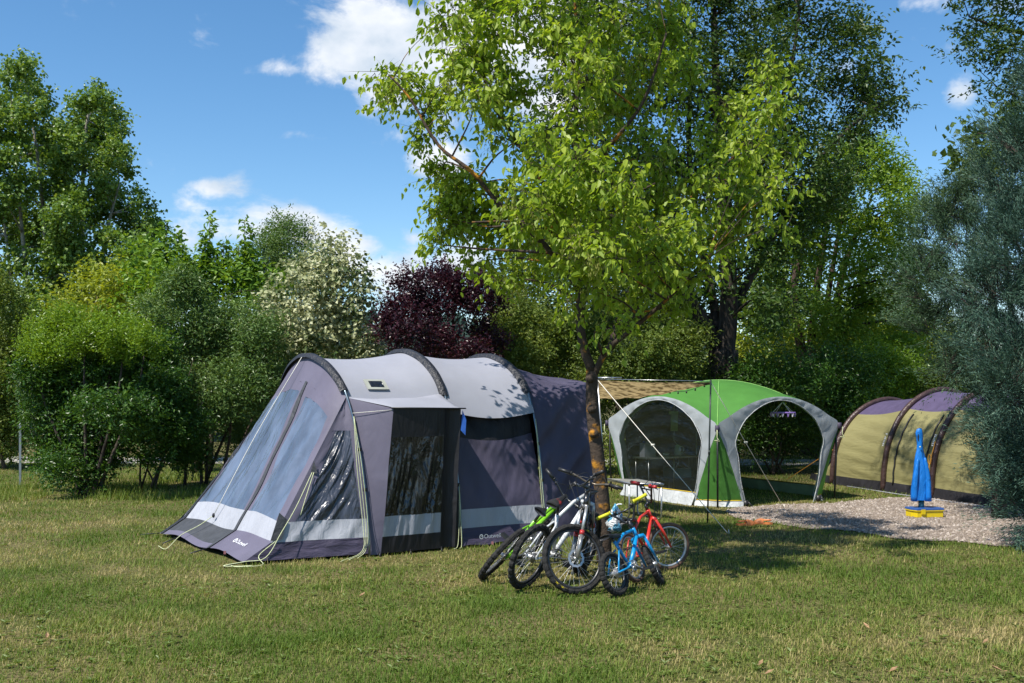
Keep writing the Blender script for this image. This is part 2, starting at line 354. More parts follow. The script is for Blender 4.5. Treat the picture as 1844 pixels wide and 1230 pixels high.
# ------------------------------------------------------------------ the big tunnel tent
TA = V(.85, .527, 0).normalized(); TB = V(-.527, .85, 0).normalized(); T0 = G(664, 1003)
def T(s, t, z): return T0+TA*s+TB*t+V(0, 0, z)
W = 3.0
HALF = [(0, 0), (.07, .6), (.17, 1.15), (.30, 1.58), (.50, 1.92), (.85, 2.15), (1.25, 2.27), (1.5, 2.29)]
def arch_poly(top, half=HALF):
    k = top/2.29; pts = [V(t, z*k, 0) for t, z in half]; pts = pts+[V(W-p.x, p.y, 0) for p in reversed(pts[:-1])]
    return spline(pts, 6)
ARCH = [(0.0, arch_poly(2.29), -0.17), (1.19, arch_poly(2.37), -0.05), (2.38, arch_poly(2.33), 0.0)]
END = [V(t, z, 0) for t, z in [(.02, 0), (.06, .6), (.16, 1.2), (.28, 1.75), (.42, 1.97), (.9, 2.03), (1.5, 2.05)]]
END = spline(END+[V(W-p.x, p.y, 0) for p in reversed(END[:-1])], 6)
ARCH4 = (3.34, END, 0.0)
def arch_pt(A, q, out=0.0):
    p = at_param(A[1], q); s = A[0]+A[2]*(p.y/2.29)**2
    if out:
        a = at_param(A[1], q-.01); b = at_param(A[1], q+.01); d = (b-a).normalized(); n = V(-d.y, d.x, 0); p = p+n*out
    return T(s, p.x, p.y)
def q_at(A, z):
    lo, hi = 0.0, 0.5
    for _ in range(40):
        m = (lo+hi)/2
        if at_param(A[1], m).y < z: lo = m
        else: hi = m
    return lo
def tunnel(i, f, q, sag=.055):
    A, B = (ARCH+[ARCH4])[i], (ARCH+[ARCH4])[i+1]
    p = arch_pt(A, q).lerp(arch_pt(B, q), f); k = math.sin(math.pi*f)
    return p+V(0, 0, -sag*k*min(1, p.z/1.2))+TB*(sag*.7*k*(1 if q < .5 else -1)*(abs(q-.5)*2)**2)
def build_tent():
    tent = thing('tunnel_tent', T(.6, 1.5, 0), 'large purple and grey tunnel tent with clear sloping front windows, left of the tree', 'tent')
    # --- roofs
    q1, q2, q3 = q_at(ARCH[0], 1.86), q_at(ARCH[1], 1.6), q_at(ARCH[2], 1.6)
    qc = .30
    mb = MB(); mb.grid(lambda f, g: tunnel(0, f, qc+g*(1-q2-qc)), 12, 26)
    # porch canopy: the roof runs out over the side door
    edge = [arch_pt(ARCH[0], q_at(ARCH[0], 1.80)), T(.26, -.07, 1.69), T(.70, -.09, 1.68), T(1.12, -.09, 1.675), arch_pt(ARCH[1], q_at(ARCH[1], 1.70))]
    def canopy(f, g):
        a = tunnel(0, f, qc)
        if f < .2: e = edge[0].lerp(edge[1], f/.2)
        elif f < .6: e = edge[1].lerp(edge[2], (f-.2)/.4)
        elif f < .95: e = edge[2].lerp(edge[3], (f-.6)/.35)
        else: e = edge[3].lerp(edge[4], (f-.95)/.05)
        p = a.lerp(e, g); return p+V(0, 0, .06*math.sin(math.pi*g)*math.sin(math.pi*min(1, f*1.05)))
    mb.grid(canopy, 20, 8)
    r1 = mb.build('roof_panel', M_roof, tent); r1['label'] = 'pale grey roof panel running out as a door canopy'
    mb = MB()
    def roof2(f, g):
        q = q3*(1-g)+(1-q3)*g; p = tunnel(1, f, q)
        if g < .12: p -= TB*(.07*(1-g/.12)); p += V(0, 0, -.02*math.sin(math.pi*f)*(1-g/.12))
        return p
    mb.grid(roof2, 12, 34)
    r2 = mb.build('roof_panel', M_roof, tent); r2['label'] = 'pale grey roof panel over the rear bay'
    # far walls below the roof
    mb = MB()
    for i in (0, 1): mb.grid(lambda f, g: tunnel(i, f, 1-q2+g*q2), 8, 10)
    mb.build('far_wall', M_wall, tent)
    # canopy edge bar, overhanging its right end
    mb = MB(); mb.tube([T(.24, -.075, 1.683), T(.7, -.096, 1.676), T(1.2, -.10, 1.667)], .009, 6); mb.build('canopy_pole', M_dark, tent)
    # --- rear bay wall with the dark vent under the roof edge
    def wall(f, z, ins=.05):
        q = (q_at(ARCH[1], z)*(1-f)+q_at(ARCH[2], z)*f); p = tunnel(1, f, q); p.z = z
        w = .05*nz(f*3.2-z*1.3, z*1.1, 1.1)+.03*nz(f*7+z*3.5, z*2.4-f*2, 2.7)+.010*nz(f*18-z*9, z*5, 4.4)
        return p+TB*(ins*min(1, z*1.2)+w*min(1, z))
    zs = lambda z0, z1: (lambda f, g: wall(f, z0+(z1-z0)*g))
    MBG = lambda fn, a, b: MB().grid(fn, a, b)
    MBG(lambda f, g: wall(f, 1.60-g*(.26+.08*math.sin(math.pi*f)), .075), 16, 5).build('mesh_vent', M_black, tent)
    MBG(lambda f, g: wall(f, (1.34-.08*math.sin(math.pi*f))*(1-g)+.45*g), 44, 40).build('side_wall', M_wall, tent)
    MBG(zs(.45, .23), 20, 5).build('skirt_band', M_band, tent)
    val = MBG(lambda f, g: wall(f, .23-.20*g)-TB*(.05*g)+V(0, 0, .012*math.sin(f*17)*g), 24, 5).build('valance', M_val, tent)
    # --- side door under the canopy
    def door(f, g):                                                 # f along, g up (0 ground .. 1 canopy)
        s = (.14+.13*g)*(1-f)+(.90+.03*g)*f; t = -.02-.06*g
        w = .04*nz(f*7-g*3, g*2.2, 3.3)+.028*nz(f*16-g*4, g*3.5, 6.1)+.012*nz(f*34+g*6, g*9, 9.4)
        return T(s, t+w*math.sin(math.pi*min(1, g*1.3)), .03+1.645*g)
    sub = lambda fn, f0, f1, g0, g1: (lambda f, g: fn(f0+(f1-f0)*f, g0+(g1-g0)*g))
    MBG(sub(door, 0, 1, .80, 1), 30, 8).build('door_header', M_black, tent)
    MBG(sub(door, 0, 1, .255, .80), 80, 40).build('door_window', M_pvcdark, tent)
    MBG(sub(door, 0, 1, .115, .255), 30, 5).build('skirt_band', M_band, tent)
    MBG(sub(door, 0, 1, 0, .115), 30, 5).build('valance', M_black, tent)
    # gussets left and right of the door
    def gl(f, g):
        z = .02+1.78*g; p = arch_pt(ARCH[0], q_at(ARCH[0], z)); p.z = z; e = door(0, max(0, min(1, (z-.03)/1.645))); e.z = min(z, 1.675) if g < 1 else e.z
        return p.lerp(e, f)
    MBG(gl, 5, 16).build('door_gusset', M_purple, tent)
    def gr(f, g):
        e = door(1, g); r = T(1.09+.05*g, -.03-.06*g, .03+1.64*g)
        return e.lerp(r, f)+TB*(.05*math.sin(math.pi*f))
    MBG(gr, 6, 12).build('door_gusset', M_black, tent)
    def gr2(f, g):
        r = T(1.09+.05*g, -.03-.06*g, .03+1.64*g); z = r.z; p = arch_pt(ARCH[1], q_at(ARCH[1], z)); p.z = z
        return r.lerp(p, f)
    MBG(gr2, 4, 12).build('door_gusset', M_black, tent)
    # --- sloping front
    qa = q_at(ARCH[0], 1.80)
    def K(q): return T(-1.06-.26*q, .18+2.72*q, .235+.03*math.sin(math.pi*q*2)**2)
    def Bt(q): return T(-1.38-.21*q, .18+2.82*q, .035+.05*math.sin(math.pi*q*2)**2)
    def fold(q, w): return .045*nz(q*9-w*1.5, w*1.3, 1.5)+.034*nz(q*21-w*5, w*2.2, 4.2)+.008*nz(q*46+w*8, w*5, 7.7)
    def front(q, w):
        a = arch_pt(ARCH[0], qa+(1-2*qa)*q); k = K(q)
        if w <= 1:
            p = a.lerp(k, w); n = TA*-.55+V(0, 0, .83)
            return p+n*(-.05*math.sin(math.pi*w)*math.sin(math.pi*q)+fold(q, w)*math.sin(math.pi*min(1, w*1.08)))
        b = Bt(q); return k.lerp(b, w-1)
    def fr(q0, q1, w0, w1, nm, m, nq=10, nw=20, lab=None, off=0.0, par=None):
        mb = MB(); mb.grid(lambda a, b: front(q0+(q1-q0)*a, w0+(w1-w0)*b)+(TA*-.55+V(0, 0, .83))*off, nq, nw); o = mb.build(nm, m, par or tent)
        if lab: o['label'] = lab
        return o
    fr(0, 1, 0, .14, 'front_header', M_purple, 30, 6)
    fr(0, .06, .14, .88, 'front_panel', M_purple, 6, 20)
    fr(.335, .405, .14, .88, 'front_panel', M_purple, 6, 20)
    fr(.94, 1, .14, .88, 'front_panel', M_purple, 6, 20)
    fr(.06, .335, .14, .20, 'front_panel', M_purple, 6, 3); fr(.405, .94, .14, .19, 'front_panel', M_purple, 12, 3)
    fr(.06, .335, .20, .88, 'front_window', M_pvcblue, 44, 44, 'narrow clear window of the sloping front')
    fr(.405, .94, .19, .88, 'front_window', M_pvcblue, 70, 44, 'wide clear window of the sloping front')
    fr(0, 1, .88, 1.0, 'skirt_band', M_band, 70, 5)
    fr(0, .375, 1.0, 2.0, 'valance', M_purple, 12, 5)
    fr(.375, 1, 1.0, 1.75, 'valance_vent', M_charmesh, 16, 5); fr(.375, 1, 1.75, 2.0, 'valance', M_purple, 16, 2)
    fr(.358, .382, .13, 2.0, 'zip_strip', M_charmesh, 2, 30, off=.012)
    fr(.955, .985, .10, 2.0, 'webbing_strap', M_sleeve, 2, 30, off=.012)
    # --- triangular side between front and first arch, near and far
    def side(e, z, far=False):
        if not far:
            a = arch_pt(ARCH[0], q_at(ARCH[0], z)); r = front(0, 1) if False else None
            top = arch_pt(ARCH[0], qa); k = K(0); b = Bt(0)
            rp = k.lerp(top, (z-.235)/(top.z-.235)) if z >= .235 else b.lerp(k, max(0, (z-.035)/.2))
        else:
            q = 1-q_at(ARCH[0], z); a = arch_pt(ARCH[0], q); top = arch_pt(ARCH[0], 1-qa); k = K(1); b = Bt(1)
            rp = k.lerp(top, (z-.235)/(top.z-.235)) if z >= .235 else b.lerp(k, max(0, (z-.035)/.2))
        a.z = z; p = rp.lerp(a, e); p.z = z
        w = .032*nz(e*6-z*4, e*1.2+z*1.0, 2.1)+.020*nz(e*13-z*9, e+z*2.2, 5.3)+.012*nz(e*30-z*16, z*5, 8.8)
        return p+TB*((.035*math.sin(math.pi*e)+w*math.sin(math.pi*e))*(1 if not far else -1)*min(1, z*3))
    def sd(e0, e1, z0, z1, nm, m, ne=12, nz=12, e0t=None, e1t=None, far=False):
        e0t = e0 if e0t is None else e0t; e1t = e1 if e1t is None else e1t
        mb = MB(); mb.grid(lambda a, b: side((e0+(e0t-e0)*b)*(1-a)+(e1+(e1t-e1)*b)*a, z0+(z1-z0)*b, far), ne, nz); return mb.build(nm, m, tent)
    sd(0, 1, .035, .22, 'valance', M_val, 24, 5)
    sd(0, 1, .22, .43, 'skirt_band', M_band, 24, 5)
    sd(0, .16, .43, 1.42, 'side_panel', M_purple, 5, 16, 0, .30); sd(.94, 1, .43, 1.42, 'side_panel', M_purple, 3, 16, .84, 1)
    sd(0, 1, 1.42, 1.80, 'side_panel', M_purple, 8, 8)
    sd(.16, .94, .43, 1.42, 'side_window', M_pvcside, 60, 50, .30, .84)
    sd(0, 1, .035, 1.80, 'far_wall', M_wall, 8, 12, far=True)
    # black gusset flap at the front corner
    c = side(0.0, .42); mb = MB(); mb.add([c+V(-.02, -.02, .12), side(.02, .24)+V(-.04, -.03, 0), side(.09, .26)+V(0, -.03, 0), side(.06, .44)+V(0, -.02, .02)], [(0, 1, 2, 3)]); mb.build('peg_flap', M_charmesh, tent)
    c = side(.10, 1.02); mb = MB(); mb.add([c+V(-.01, -.02, .07), c+V(-.05, -.03, -.07), c+V(.03, -.03, -.07)], [(0, 1, 2)]); mb.build('peg_flap', M_charmesh, tent)
    # --- rear sleeping bay
    def rear(f, q):
        p = tunnel(2, f, q, .05); w = .07*nz(q*16-f*2.2, f*1.6, 3.9)+.035*nz(q*34-f*6, f*3+q*5, 6.6)
        return p+TB*(w*min(1, p.z)*(1 if q < .5 else 0))+V(0, 0, .012*math.sin(q*47)*f)
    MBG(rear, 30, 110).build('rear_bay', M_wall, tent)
    mb = MB(); n = 40; ring = [arch_pt(ARCH4, i/n) for i in range(n+1)]; mb.add(ring+[T(3.42, 1.5, .9)], [(i, i+1, n+1) for i in range(n)]); mb.build('rear_wall', M_wall, tent)
    # groundsheet inside, keeps the daylight out at the foot
    mb = MB(); mb.add([T(-1.3, .3, .02), T(3.3, .1, .02), T(3.3, 2.9, .02), T(-1.5, 2.9, .02)], [(0, 1, 2, 3)]); mb.build('groundsheet', M_black, tent)
    # --- arches: cloth sleeve over the top, bare steel leg below
    for i, A in enumerate(ARCH):
        qs = q_at(A, [1.86, 1.80, 1.83][i]); mb = MB(); n = 44
        pts = [arch_pt(A, qs+(1-2*qs)*k/n, .012) for k in range(n+1)]
        # flat sleeve: wide along the tent, thin off the roof
        ring = []
        for k, p in enumerate(pts):
            c = arch_pt(A, qs+(1-2*qs)*k/n); o = (p-c).normalized(); w = .055 if i else .05
            ring += [c+TA*-w, c+TA*(-w*.6)+o*.05, c+TA*(w*.6)+o*.05, c+TA*w]
        mb.add(ring, [(4*k+j, 4*k+j+1, 4*k+5+j, 4*k+4+j) for k in range(n) for j in range(3)]); mb.build('arch_sleeve', M_sleeve, tent)
        mb = MB(); mb.tube([arch_pt(A, (qs+.02)*k/14, .035 if k else .02) for k in range(15)], .0135, 8); pl = mb.build('arch_pole', M_steel, tent)
        for z in (.75, 1.2):
            c = arch_pt(A, q_at(A, z), .035); mb = MB(); mb.tube([c+V(0, 0, -.02), c+V(0, 0, .02)], .02, 8); mb.build('pole_clip', M_dark, pl)
        mb = MB(); mb.tube([arch_pt(A, 1-(qs+.02)*k/14, .035) for k in range(15)], .0135, 8); mb.build('arch_pole', M_steel, tent)
    # --- roof vent: pale frame, dark pane
    c0 = tunnel(0, .36, .335); du = (tunnel(0, .46, .335)-tunnel(0, .26, .335)).normalized(); dv = (tunnel(0, .36, .36)-tunnel(0, .36, .31)).normalized(); nn = du.cross(dv).normalized()
    if nn.z < 0: nn = -nn
    def quad(w, h, o): return [c0+du*a*w+dv*b*h+nn*o for a, b in ((-1, -1), (1, -1), (1, 1), (-1, 1))]
    mb = MB(); mb.prism(quad(.135, .085, .012), nn*.012); fr_ = mb.build('roof_vent', mk('vent_frame', (.36, .37, .32), rough=.5), tent, smooth=False)
    mb = MB(); mb.prism(quad(.085, .05, .024), nn*.006); mb.build('vent_pane', M_pvcdark, fr_, smooth=False)
    # --- lettering and maker's mark on the skirts
    def mark(org, dx, dy, h, par):
        vs, fs = text_polys('Outwell', h*1.35); mb = MB(); n_ = dx.cross(dy)
        mb.add([org+dx*(x+h*1.15)+dy*y+n_*.003 for x, y, _ in vs], fs)
        k = 20; ring = []                                            # ring with a gap and a hook
        for a in range(k+1):
            q = R(60+a*290/k); ring += [org+dx*(h*.5+math.cos(q)*h*.55)+dy*(h*.45+math.sin(q)*h*.55)+n_*.003, org+dx*(h*.5+math.cos(q)*h*.34)+dy*(h*.45+math.sin(q)*h*.34)+n_*.003]
        mb.add(ring, [(2*a, 2*a+1, 2*a+3, 2*a+2) for a in range(k)])
        mb.add([org+dx*(h*x)+dy*(h*y)+n_*.003 for x, y in ((.5, .35), (1.05, .55), (.75, .85), (.5, .6))], [(0, 1, 2, 3)])

        mb.build('maker_lettering', M_white, par, smooth=False)
    o1 = wall(.20, .10)-TB*.065; d1 = (wall(.5, .10)-wall(.20, .10)).normalized(); mark(o1, d1, V(0, 0, 1), .055, tent)
    o2 = front(.24, 1.55); d2 = (front(.13, 1.55)-front(.24, 1.55)).normalized(); u2 = (front(.24, 1.2)-front(.24, 1.55)).normalized(); u2 = (u2-d2*u2.dot(d2)).normalized(); mark(o2+(TA*-.5+V(0, 0, .85))*.006, d2, u2, .06, tent)
    for c in (T(1.58, -.075, .05), front(.19, 2.0)+V(0, 0, .0)):      # little red maker's tags at the hem
        mb = MB(); mb.box(c+V(0, -.01, -.005), (.026, .006, .036)); mb.build('hem_tag', M_tag, tent, smooth=False)
    mb = MB(); c = T(1.16, -.09, 1.55); mb.add([c+V(0, 0, .10), c+V(.045, 0, -.02), c+V(.035, 0, -.20), c+V(-.02, 0, -.14)], [(0, 1, 2, 3)]); mb.build('window_tie', M_blue, tent)
    # --- guy ropes
    def rope(pts, m=M_rope, r=.0045, n=6): mb = MB(); mb.tube(spline(pts, n), r, 5); mb.build('guy_rope', m, tent)
    up = TA*-.03+V(0, 0, .04)
    top = arch_pt(ARCH[0], .5)+TA*-.06
    dn = front(.62, .97)+(TA*-.55+V(0, 0, .83))*.06
    rope([top, top.lerp(dn, .5)+V(-.02, 0, .02), dn], M_whiterope, .005, 4)
    rope([dn, front(.64, 1.3)+TA*-.06+V(0, 0, .04), front(.66, 1.9)+TA*-.08+V(0, 0, .03), G(300, 988, .03), G(285, 983, .02)])
    mb = MB(); mb.ell(dn, (.018, .018, .03)); mb.build('rope_slider', M_dark, tent)
    p1 = arch_pt(ARCH[0], q_at(ARCH[0], 1.56), .06)
    for k in range(3):
        rope([p1, arch_pt(ARCH[0], q_at(ARCH[0], 1.0), .07)+TA*(-.03*k-.02), arch_pt(ARCH[0], q_at(ARCH[0], .35), .07)+TA*(-.03*k-.02), T(-.08-.03*k, -.10-.02*k, .1), T(-.2-.12*k, -.14-.05*k, .02)], r=.0035)
    p3 = arch_pt(ARCH[2], q_at(ARCH[2], 1.5), .06)
    for k in range(2): rope([p3, arch_pt(ARCH[2], q_at(ARCH[2], .9), .06)+TA*(-.02-.02*k), arch_pt(ARCH[2], q_at(ARCH[2], .25), .05)+TA*(-.03*k)], r=.0035)
    p2 = arch_pt(ARCH[1], q_at(ARCH[1], .75), .06)
    for k in range(2): rope([p2, arch_pt(ARCH[1], q_at(ARCH[1], .35), .05)+TA*(-.02*k-.01), T(1.16-.05*k, -.07, .06), T(1.12-.08*k, -.10, .02)], r=.0035)
    c = side(.10, .96); e = side(.02, .24)
    rope([c+V(0, -.03, 0), side(.10, .6)+V(.0, -.07, 0), side(.05, .34)+V(.02, -.12, 0), T(-1.2, -.02, .10), T(-1.4, .06, .06), T(-1.62, .10, .03), T(-1.5, .02, .025), T(-1.36, -.06, .03)])
    rope([c+V(.02, -.03, 0), side(.17, .75)+V(0, -.05, 0), side(.20, .50)+V(0, -.04, 0)])
    rope([e+V(.02, -.03, 0), side(.06, .1)+V(0, -.06, 0), T(-1.25, -.06, .03), T(-1.5, -.05, .03), T(-1.55, .06, .03)])
    rope([arch_pt(ARCH[0], q_at(ARCH[0], 1.6), .05), T(.26, -.075, 1.66)], M_whiterope, .003, 2)
    # elastic pegging straps and pegs at the hem
    for q in (.0, .375, .72, 1.0):
        a = Bt(q); b = V(a.x, a.y, 0)-TA*.22+TB*(.1 if q > .9 else -.05); mb = MB(); mb.tube([a, b+V(0, 0, .02), b], .008, 5); mb.build('peg_strap', M_dark, tent)
    for s_, t_ in ((.12, -.03), (.5, -.05), (.9, -.05), (1.75, -.06), (2.2, -.04)):
        a = T(s_, t_, .05); mb = MB(); mb.tube([a, a+V(.01, -.05, -.045)], .008, 5); mb.build('peg_strap', M_dark, tent)
    return tent
build_tent()
# ------------------------------------------------------------------ plants
COVER = 1.9
def nrm(a): return a/np.maximum(np.linalg.norm(a, axis=-1, keepdims=True), 1e-9)
LEAF4 = np.array([(0, 0, 0), (.42, .5, .16), (1, 0, 0), (.42, -.5, .16)])                       # base, left, tip, right (length, width, fold)
TRI4 = np.array([0, 2, 1, 0, 3, 2])
LEAF6 = np.array([(0, 0, 0), (.28, .5, .13), (.66, .40, .05), (1, 0, -.16), (.66, -.40, .05), (.28, -.5, .13)])
TRI6 = np.array([0, 2, 1, 0, 3, 2, 0, 4, 3, 0, 5, 4])
def leaf_frames(clumps, L, Wd, cover, twig, m, droop=.3, out=.7, up=.3, fwd=.5, spread=.9, jit=.35, shell=.3, seed=1, ragged=.35, nup=.8, sub=8, sr=.46, tuft=.35, coh=0.0):
    """clumps: (centre, radii). Returns per-leaf position, direction, normal, length and random value."""
    g = np.random.default_rng(seed); Ps, Ds, Ns, Ls, Rs, TW = [], [], [], [], [], []
    for c, r in clumps:
        c = np.array(c); r = np.array(r); Y = c[1]; pxa = .5*L*Wd*(F/Y)**2
        n = max(3, int(COVER*cover*math.pi*(r[0]*F/Y)*(r[2]*F/Y)/pxa/m))
        d = nrm(g.normal(size=(n, 3))); ph = g.uniform(0, 6.28, 6)
        h = .5+.5*np.sin(d[:, 0]*4+ph[0])*np.sin(d[:, 2]*5+ph[1])+.35*np.sin(d[:, 0]*9+d[:, 2]*7+ph[2])*np.sin(d[:, 1]*8+ph[3])
        rho = g.random(n)**shell*(1-ragged+ragged*1.5*h)
        if sub:                                                     # leaves gather in tufts with shady gaps between them
            sd_ = nrm(g.normal(size=(sub, 3))+np.array([0, -.25, .15])); sc_ = c+sd_*r*g.uniform(.45, .95, (sub, 1)); k_ = g.integers(0, sub, n)
            b = sc_[k_]+d*(r*sr if not coh else r*.16)*(rho*1.05)[:, None]; tv = g.random(sub)[k_]
        else: b = c+d*r*rho[:, None]; tv = np.full(n, g.random())
        if coh and sub: td = nrm((sd_+g.normal(size=(sub, 3))*.2)[k_]*coh+np.array([-.25, -.2, up])+g.normal(size=(n, 3))*.26)
        else: td = nrm(d*out+np.array([0, 0, up])+g.normal(size=(n, 3))*.35)
        sd = nrm(np.cross(td, nrm(g.normal(size=(n, 3))+np.array([0, 0, 1.5]))))
        tl = twig*g.uniform(.6, 1.3, n); cr = g.random()
        TW.append((b-td*tl[:, None]*.2, b+td*tl[:, None]))
        for j in range(m):
            f = (j+.5)/m; sgn = 1 if j % 2 else -1
            p = b+td*(tl*f)[:, None]+g.normal(size=(n, 3))*twig*.07; p[:, 2] -= droop*twig*.25*f*f
            ld = nrm(td*fwd+sd*sgn*spread+g.normal(size=(n, 3))*jit+np.array([0, 0, -droop]))
            nn = g.normal(size=(n, 3))*.5+np.array([0, 0, nup])+d*.35; nn = nrm(nn-ld*(nn*ld).sum(1, keepdims=True))
            Ps.append(p); Ds.append(ld); Ns.append(nn); Ls.append(L*g.uniform(.65, 1.2, n)); Rs.append(np.clip(g.random(n)*(1-tuft)+tv*tuft*.7+cr*tuft*.3, 0, 1))
    TWa = np.concatenate([t[0] for t in TW]), np.concatenate([t[1] for t in TW])
    return np.concatenate(Ps), np.concatenate(Ds), np.concatenate(Ns), np.concatenate(Ls), np.concatenate(Rs), TWa
def leaf_mesh(name, fr, aspect, mat, parent, shape=4, kind=None):
    p, d, n, L, r, _ = fr; s = np.cross(n, d); T_ = LEAF6 if shape == 6 else LEAF4; tri = TRI6 if shape == 6 else TRI4; k = len(T_)
    v = p[:, None, :]+d[:, None, :]*(T_[None, :, 0:1]*L[:, None, None])+s[:, None, :]*(T_[None, :, 1:2]*L[:, None, None]*aspect)+n[:, None, :]*(T_[None, :, 2:3]*L[:, None, None]*.8)
    ff = (np.arange(len(p))[:, None]*k+tri[None]).ravel()
    o = np_mesh(name, v.reshape(-1, 3), ff, 3, mat, parent, attrs={'rnd': np.repeat(r, k)})
    if kind: o['kind'] = kind
    return o
def twig_mesh(name, tw, r, mat, parent):
    a, b = tw; n = len(a); d = nrm(b-a); s = nrm(np.cross(d, np.array([0.3, 0.2, 1.0]))); u = np.cross(d, s)
    vs = np.stack([a+s*r, a-s*r*.5+u*r*.87, a-s*r*.5-u*r*.87, b], 1).reshape(-1, 3)
    ff = (np.arange(n)[:, None]*4+np.array([0, 1, 3, 1, 2, 3, 2, 0, 3])[None]).ravel()
    return np_mesh(name, vs, ff, 3, mat, parent)
def clump_list(cl, Y, seed=0, dz=0.0):
    """(u, v, ru, rv[, dY]) in photo pixels at distance Y -> centres and radii in metres"""
    rr = random.Random(seed); out = []
    for c in cl:
        u, v, ru, rv = c[:4]; dy = c[4] if len(c) > 4 else rr.uniform(-1, 1)*dz
        y = Y+dy; k = y/F; out.append((P(u, v, y), (ru*k, (ru+rv)*.5*k, rv*k)))
    return out
def fill(poly, d, r, seed=0):
    """clumps spread evenly through a crown outline given in photo pixels"""
    rr = random.Random(seed); us = [a[0] for a in poly]; vs = [a[1] for a in poly]; out = []; tries = 0
    while tries < 900:
        u, v = rr.uniform(min(us), max(us)), rr.uniform(min(vs), max(vs)); tries += 1
        if not inside(np.array([u]), np.array([v]), poly)[0] or any((u-a[0])**2+(v-a[1])**2 < d*d for a in out): continue
        k = rr.uniform(.8, 1.2); out.append((u, v, r*k, r*k*rr.uniform(.75, 1.0)))
    for i in range(len(poly)):                                       # smaller tufts along the edge keep the outline
        a, b = poly[i], poly[(i+1) % len(poly)]; L_ = math.hypot(b[0]-a[0], b[1]-a[1]); n = max(1, int(L_/(d*.9)))
        for j in range(n): q = (j+rr.random()*.6)/n; out.append((a[0]+(b[0]-a[0])*q, a[1]+(b[1]-a[1])*q, r*.5, r*.42))
    return out
def limbs(mb, clumps, skel, r0=.02, seed=0, frac=1.0, n=5):
    """a crooked limb from the nearest lower point of the skeleton to each clump"""
    rr = random.Random(seed)
    for c, r in clumps:
        if rr.random() > frac: continue
        c = Vector(c); best = min(skel, key=lambda s: (s[0]-c).length+max(0, s[0].z-c.z+.2)*2.5)
        a = best[0]; mid = a.lerp(c, .5)+V(rr.uniform(-.12, .12), rr.uniform(-.12, .12), rr.uniform(-.05, .12))*(c-a).length
        pts = spline([a, mid, c], 4); ra = min(best[1]*.6, max(r0, .02*(c-a).length)); mb.tube(pts, [ra+(ra*.25-ra)*i/(len(pts)-1) for i in range(len(pts))], n)
def stems(mb, paths, n=8):
    sk = []
    for pts, r0, r1 in paths:
        q = spline(pts, 5); k = len(q)-1; rs = [r0+(r1-r0)*i/k for i in range(k+1)]; mb.tube(q, rs, n); sk += list(zip(q, rs))
    return sk
def plant(name, label, cat, base, paths, clumps, leaf, mat, bark, group=None, shape=4, limb_r=.02, frac=.8, seed=1, nstem=8, twigs=0):
    root = thing(name, base, label, cat, group)
    mb = MB(); sk = stems(mb, paths, nstem); limbs(mb, clumps, sk, limb_r, seed, frac); mb.build('trunk', bark, root)
    fr = leaf_frames(clumps, seed=seed, **leaf); leaf_mesh('crown', fr, leaf['Wd']/leaf['L'], mat, root, shape)
    if twigs: twig_mesh('twigs', fr[5], twigs, bark, root)['kind'] = 'stuff'
    return root, sk, fr

M_bark = mk('grey_brown_bark', (0.075, 0.058, 0.045), rough=0.95, var=0.5, scale=9, bump=1.0, bscale=26, stretch=(1, 1, .25), spec=0.15)
M_barkdark = mk('furrowed_dark_bark', (0.055, 0.045, 0.038), rough=0.95, var=0.6, scale=7, bump=1.0, bscale=14, stretch=(1.3, 1.3, .22), spec=0.15)
M_barkpale = mk('pale_poplar_bark', (0.24, 0.22, 0.18), rough=0.9, var=0.4, scale=5, bump=0.6, bscale=18, spec=0.15)
M_barklichen = mk('lichen_covered_bark', (0.105, 0.078, 0.060), rough=0.95, var=0.35, scale=5.5, bump=1.0, bscale=22, spec=0.15, c2=(0.42, 0.19, 0.025), thr=(.56, .66))
M_lime = mk_leaf('lime_green_leaf', [(0, (0.095, 0.148, 0.012)), (.5, (0.160, 0.220, 0.020)), (1, (0.250, 0.290, 0.045))], trans=.46, tcol=(1.3, 1.3, .5), gain=1.75)
M_seed = mk_leaf('pale_seed_wing', [(0, (0.19, 0.23, 0.04)), (1, (0.30, 0.30, 0.09))], trans=.4, tcol=(1.2, 1.1, .6), gain=1.2)
M_locust = mk_leaf('dark_locust_leaf', [(0, (0.018, 0.042, 0.010)), (.6, (0.040, 0.080, 0.015)), (1, (0.085, 0.115, 0.022))], trans=.32, gain=1.35, hue=(1.1, 1.08, 1.0))
M_locust2 = mk_leaf('bright_locust_leaf', [(0, (0.040, 0.085, 0.012)), (.6, (0.075, 0.135, 0.018)), (1, (0.115, 0.165, 0.026))], trans=.40, gain=2.1, hue=(1.28, 1.15, 1.0))
M_poplar = mk_leaf('poplar_leaf', [(0, (0.038, 0.078, 0.014)), (.6, (0.075, 0.130, 0.024)), (.85, (0.115, 0.170, 0.045)), (1, (0.22, 0.27, 0.15))], trans=.32, rough=.42, spec=.5, gain=1.75, hue=(1.2, 1.15, 1.0))
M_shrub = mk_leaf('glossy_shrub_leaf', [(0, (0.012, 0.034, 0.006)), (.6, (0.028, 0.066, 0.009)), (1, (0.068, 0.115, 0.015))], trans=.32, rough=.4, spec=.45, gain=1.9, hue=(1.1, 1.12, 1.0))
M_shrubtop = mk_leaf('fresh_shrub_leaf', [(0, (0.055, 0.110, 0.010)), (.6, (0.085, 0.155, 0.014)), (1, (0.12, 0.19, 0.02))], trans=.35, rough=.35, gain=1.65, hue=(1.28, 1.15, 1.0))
M_greyg = mk_leaf('grey_green_leaf', [(0, (0.034, 0.068, 0.018)), (.7, (0.076, 0.122, 0.035)), (1, (0.17, 0.21, 0.095))], trans=.25, rough=.4, gain=1.65, hue=(1.1, 1.12, 1.0))
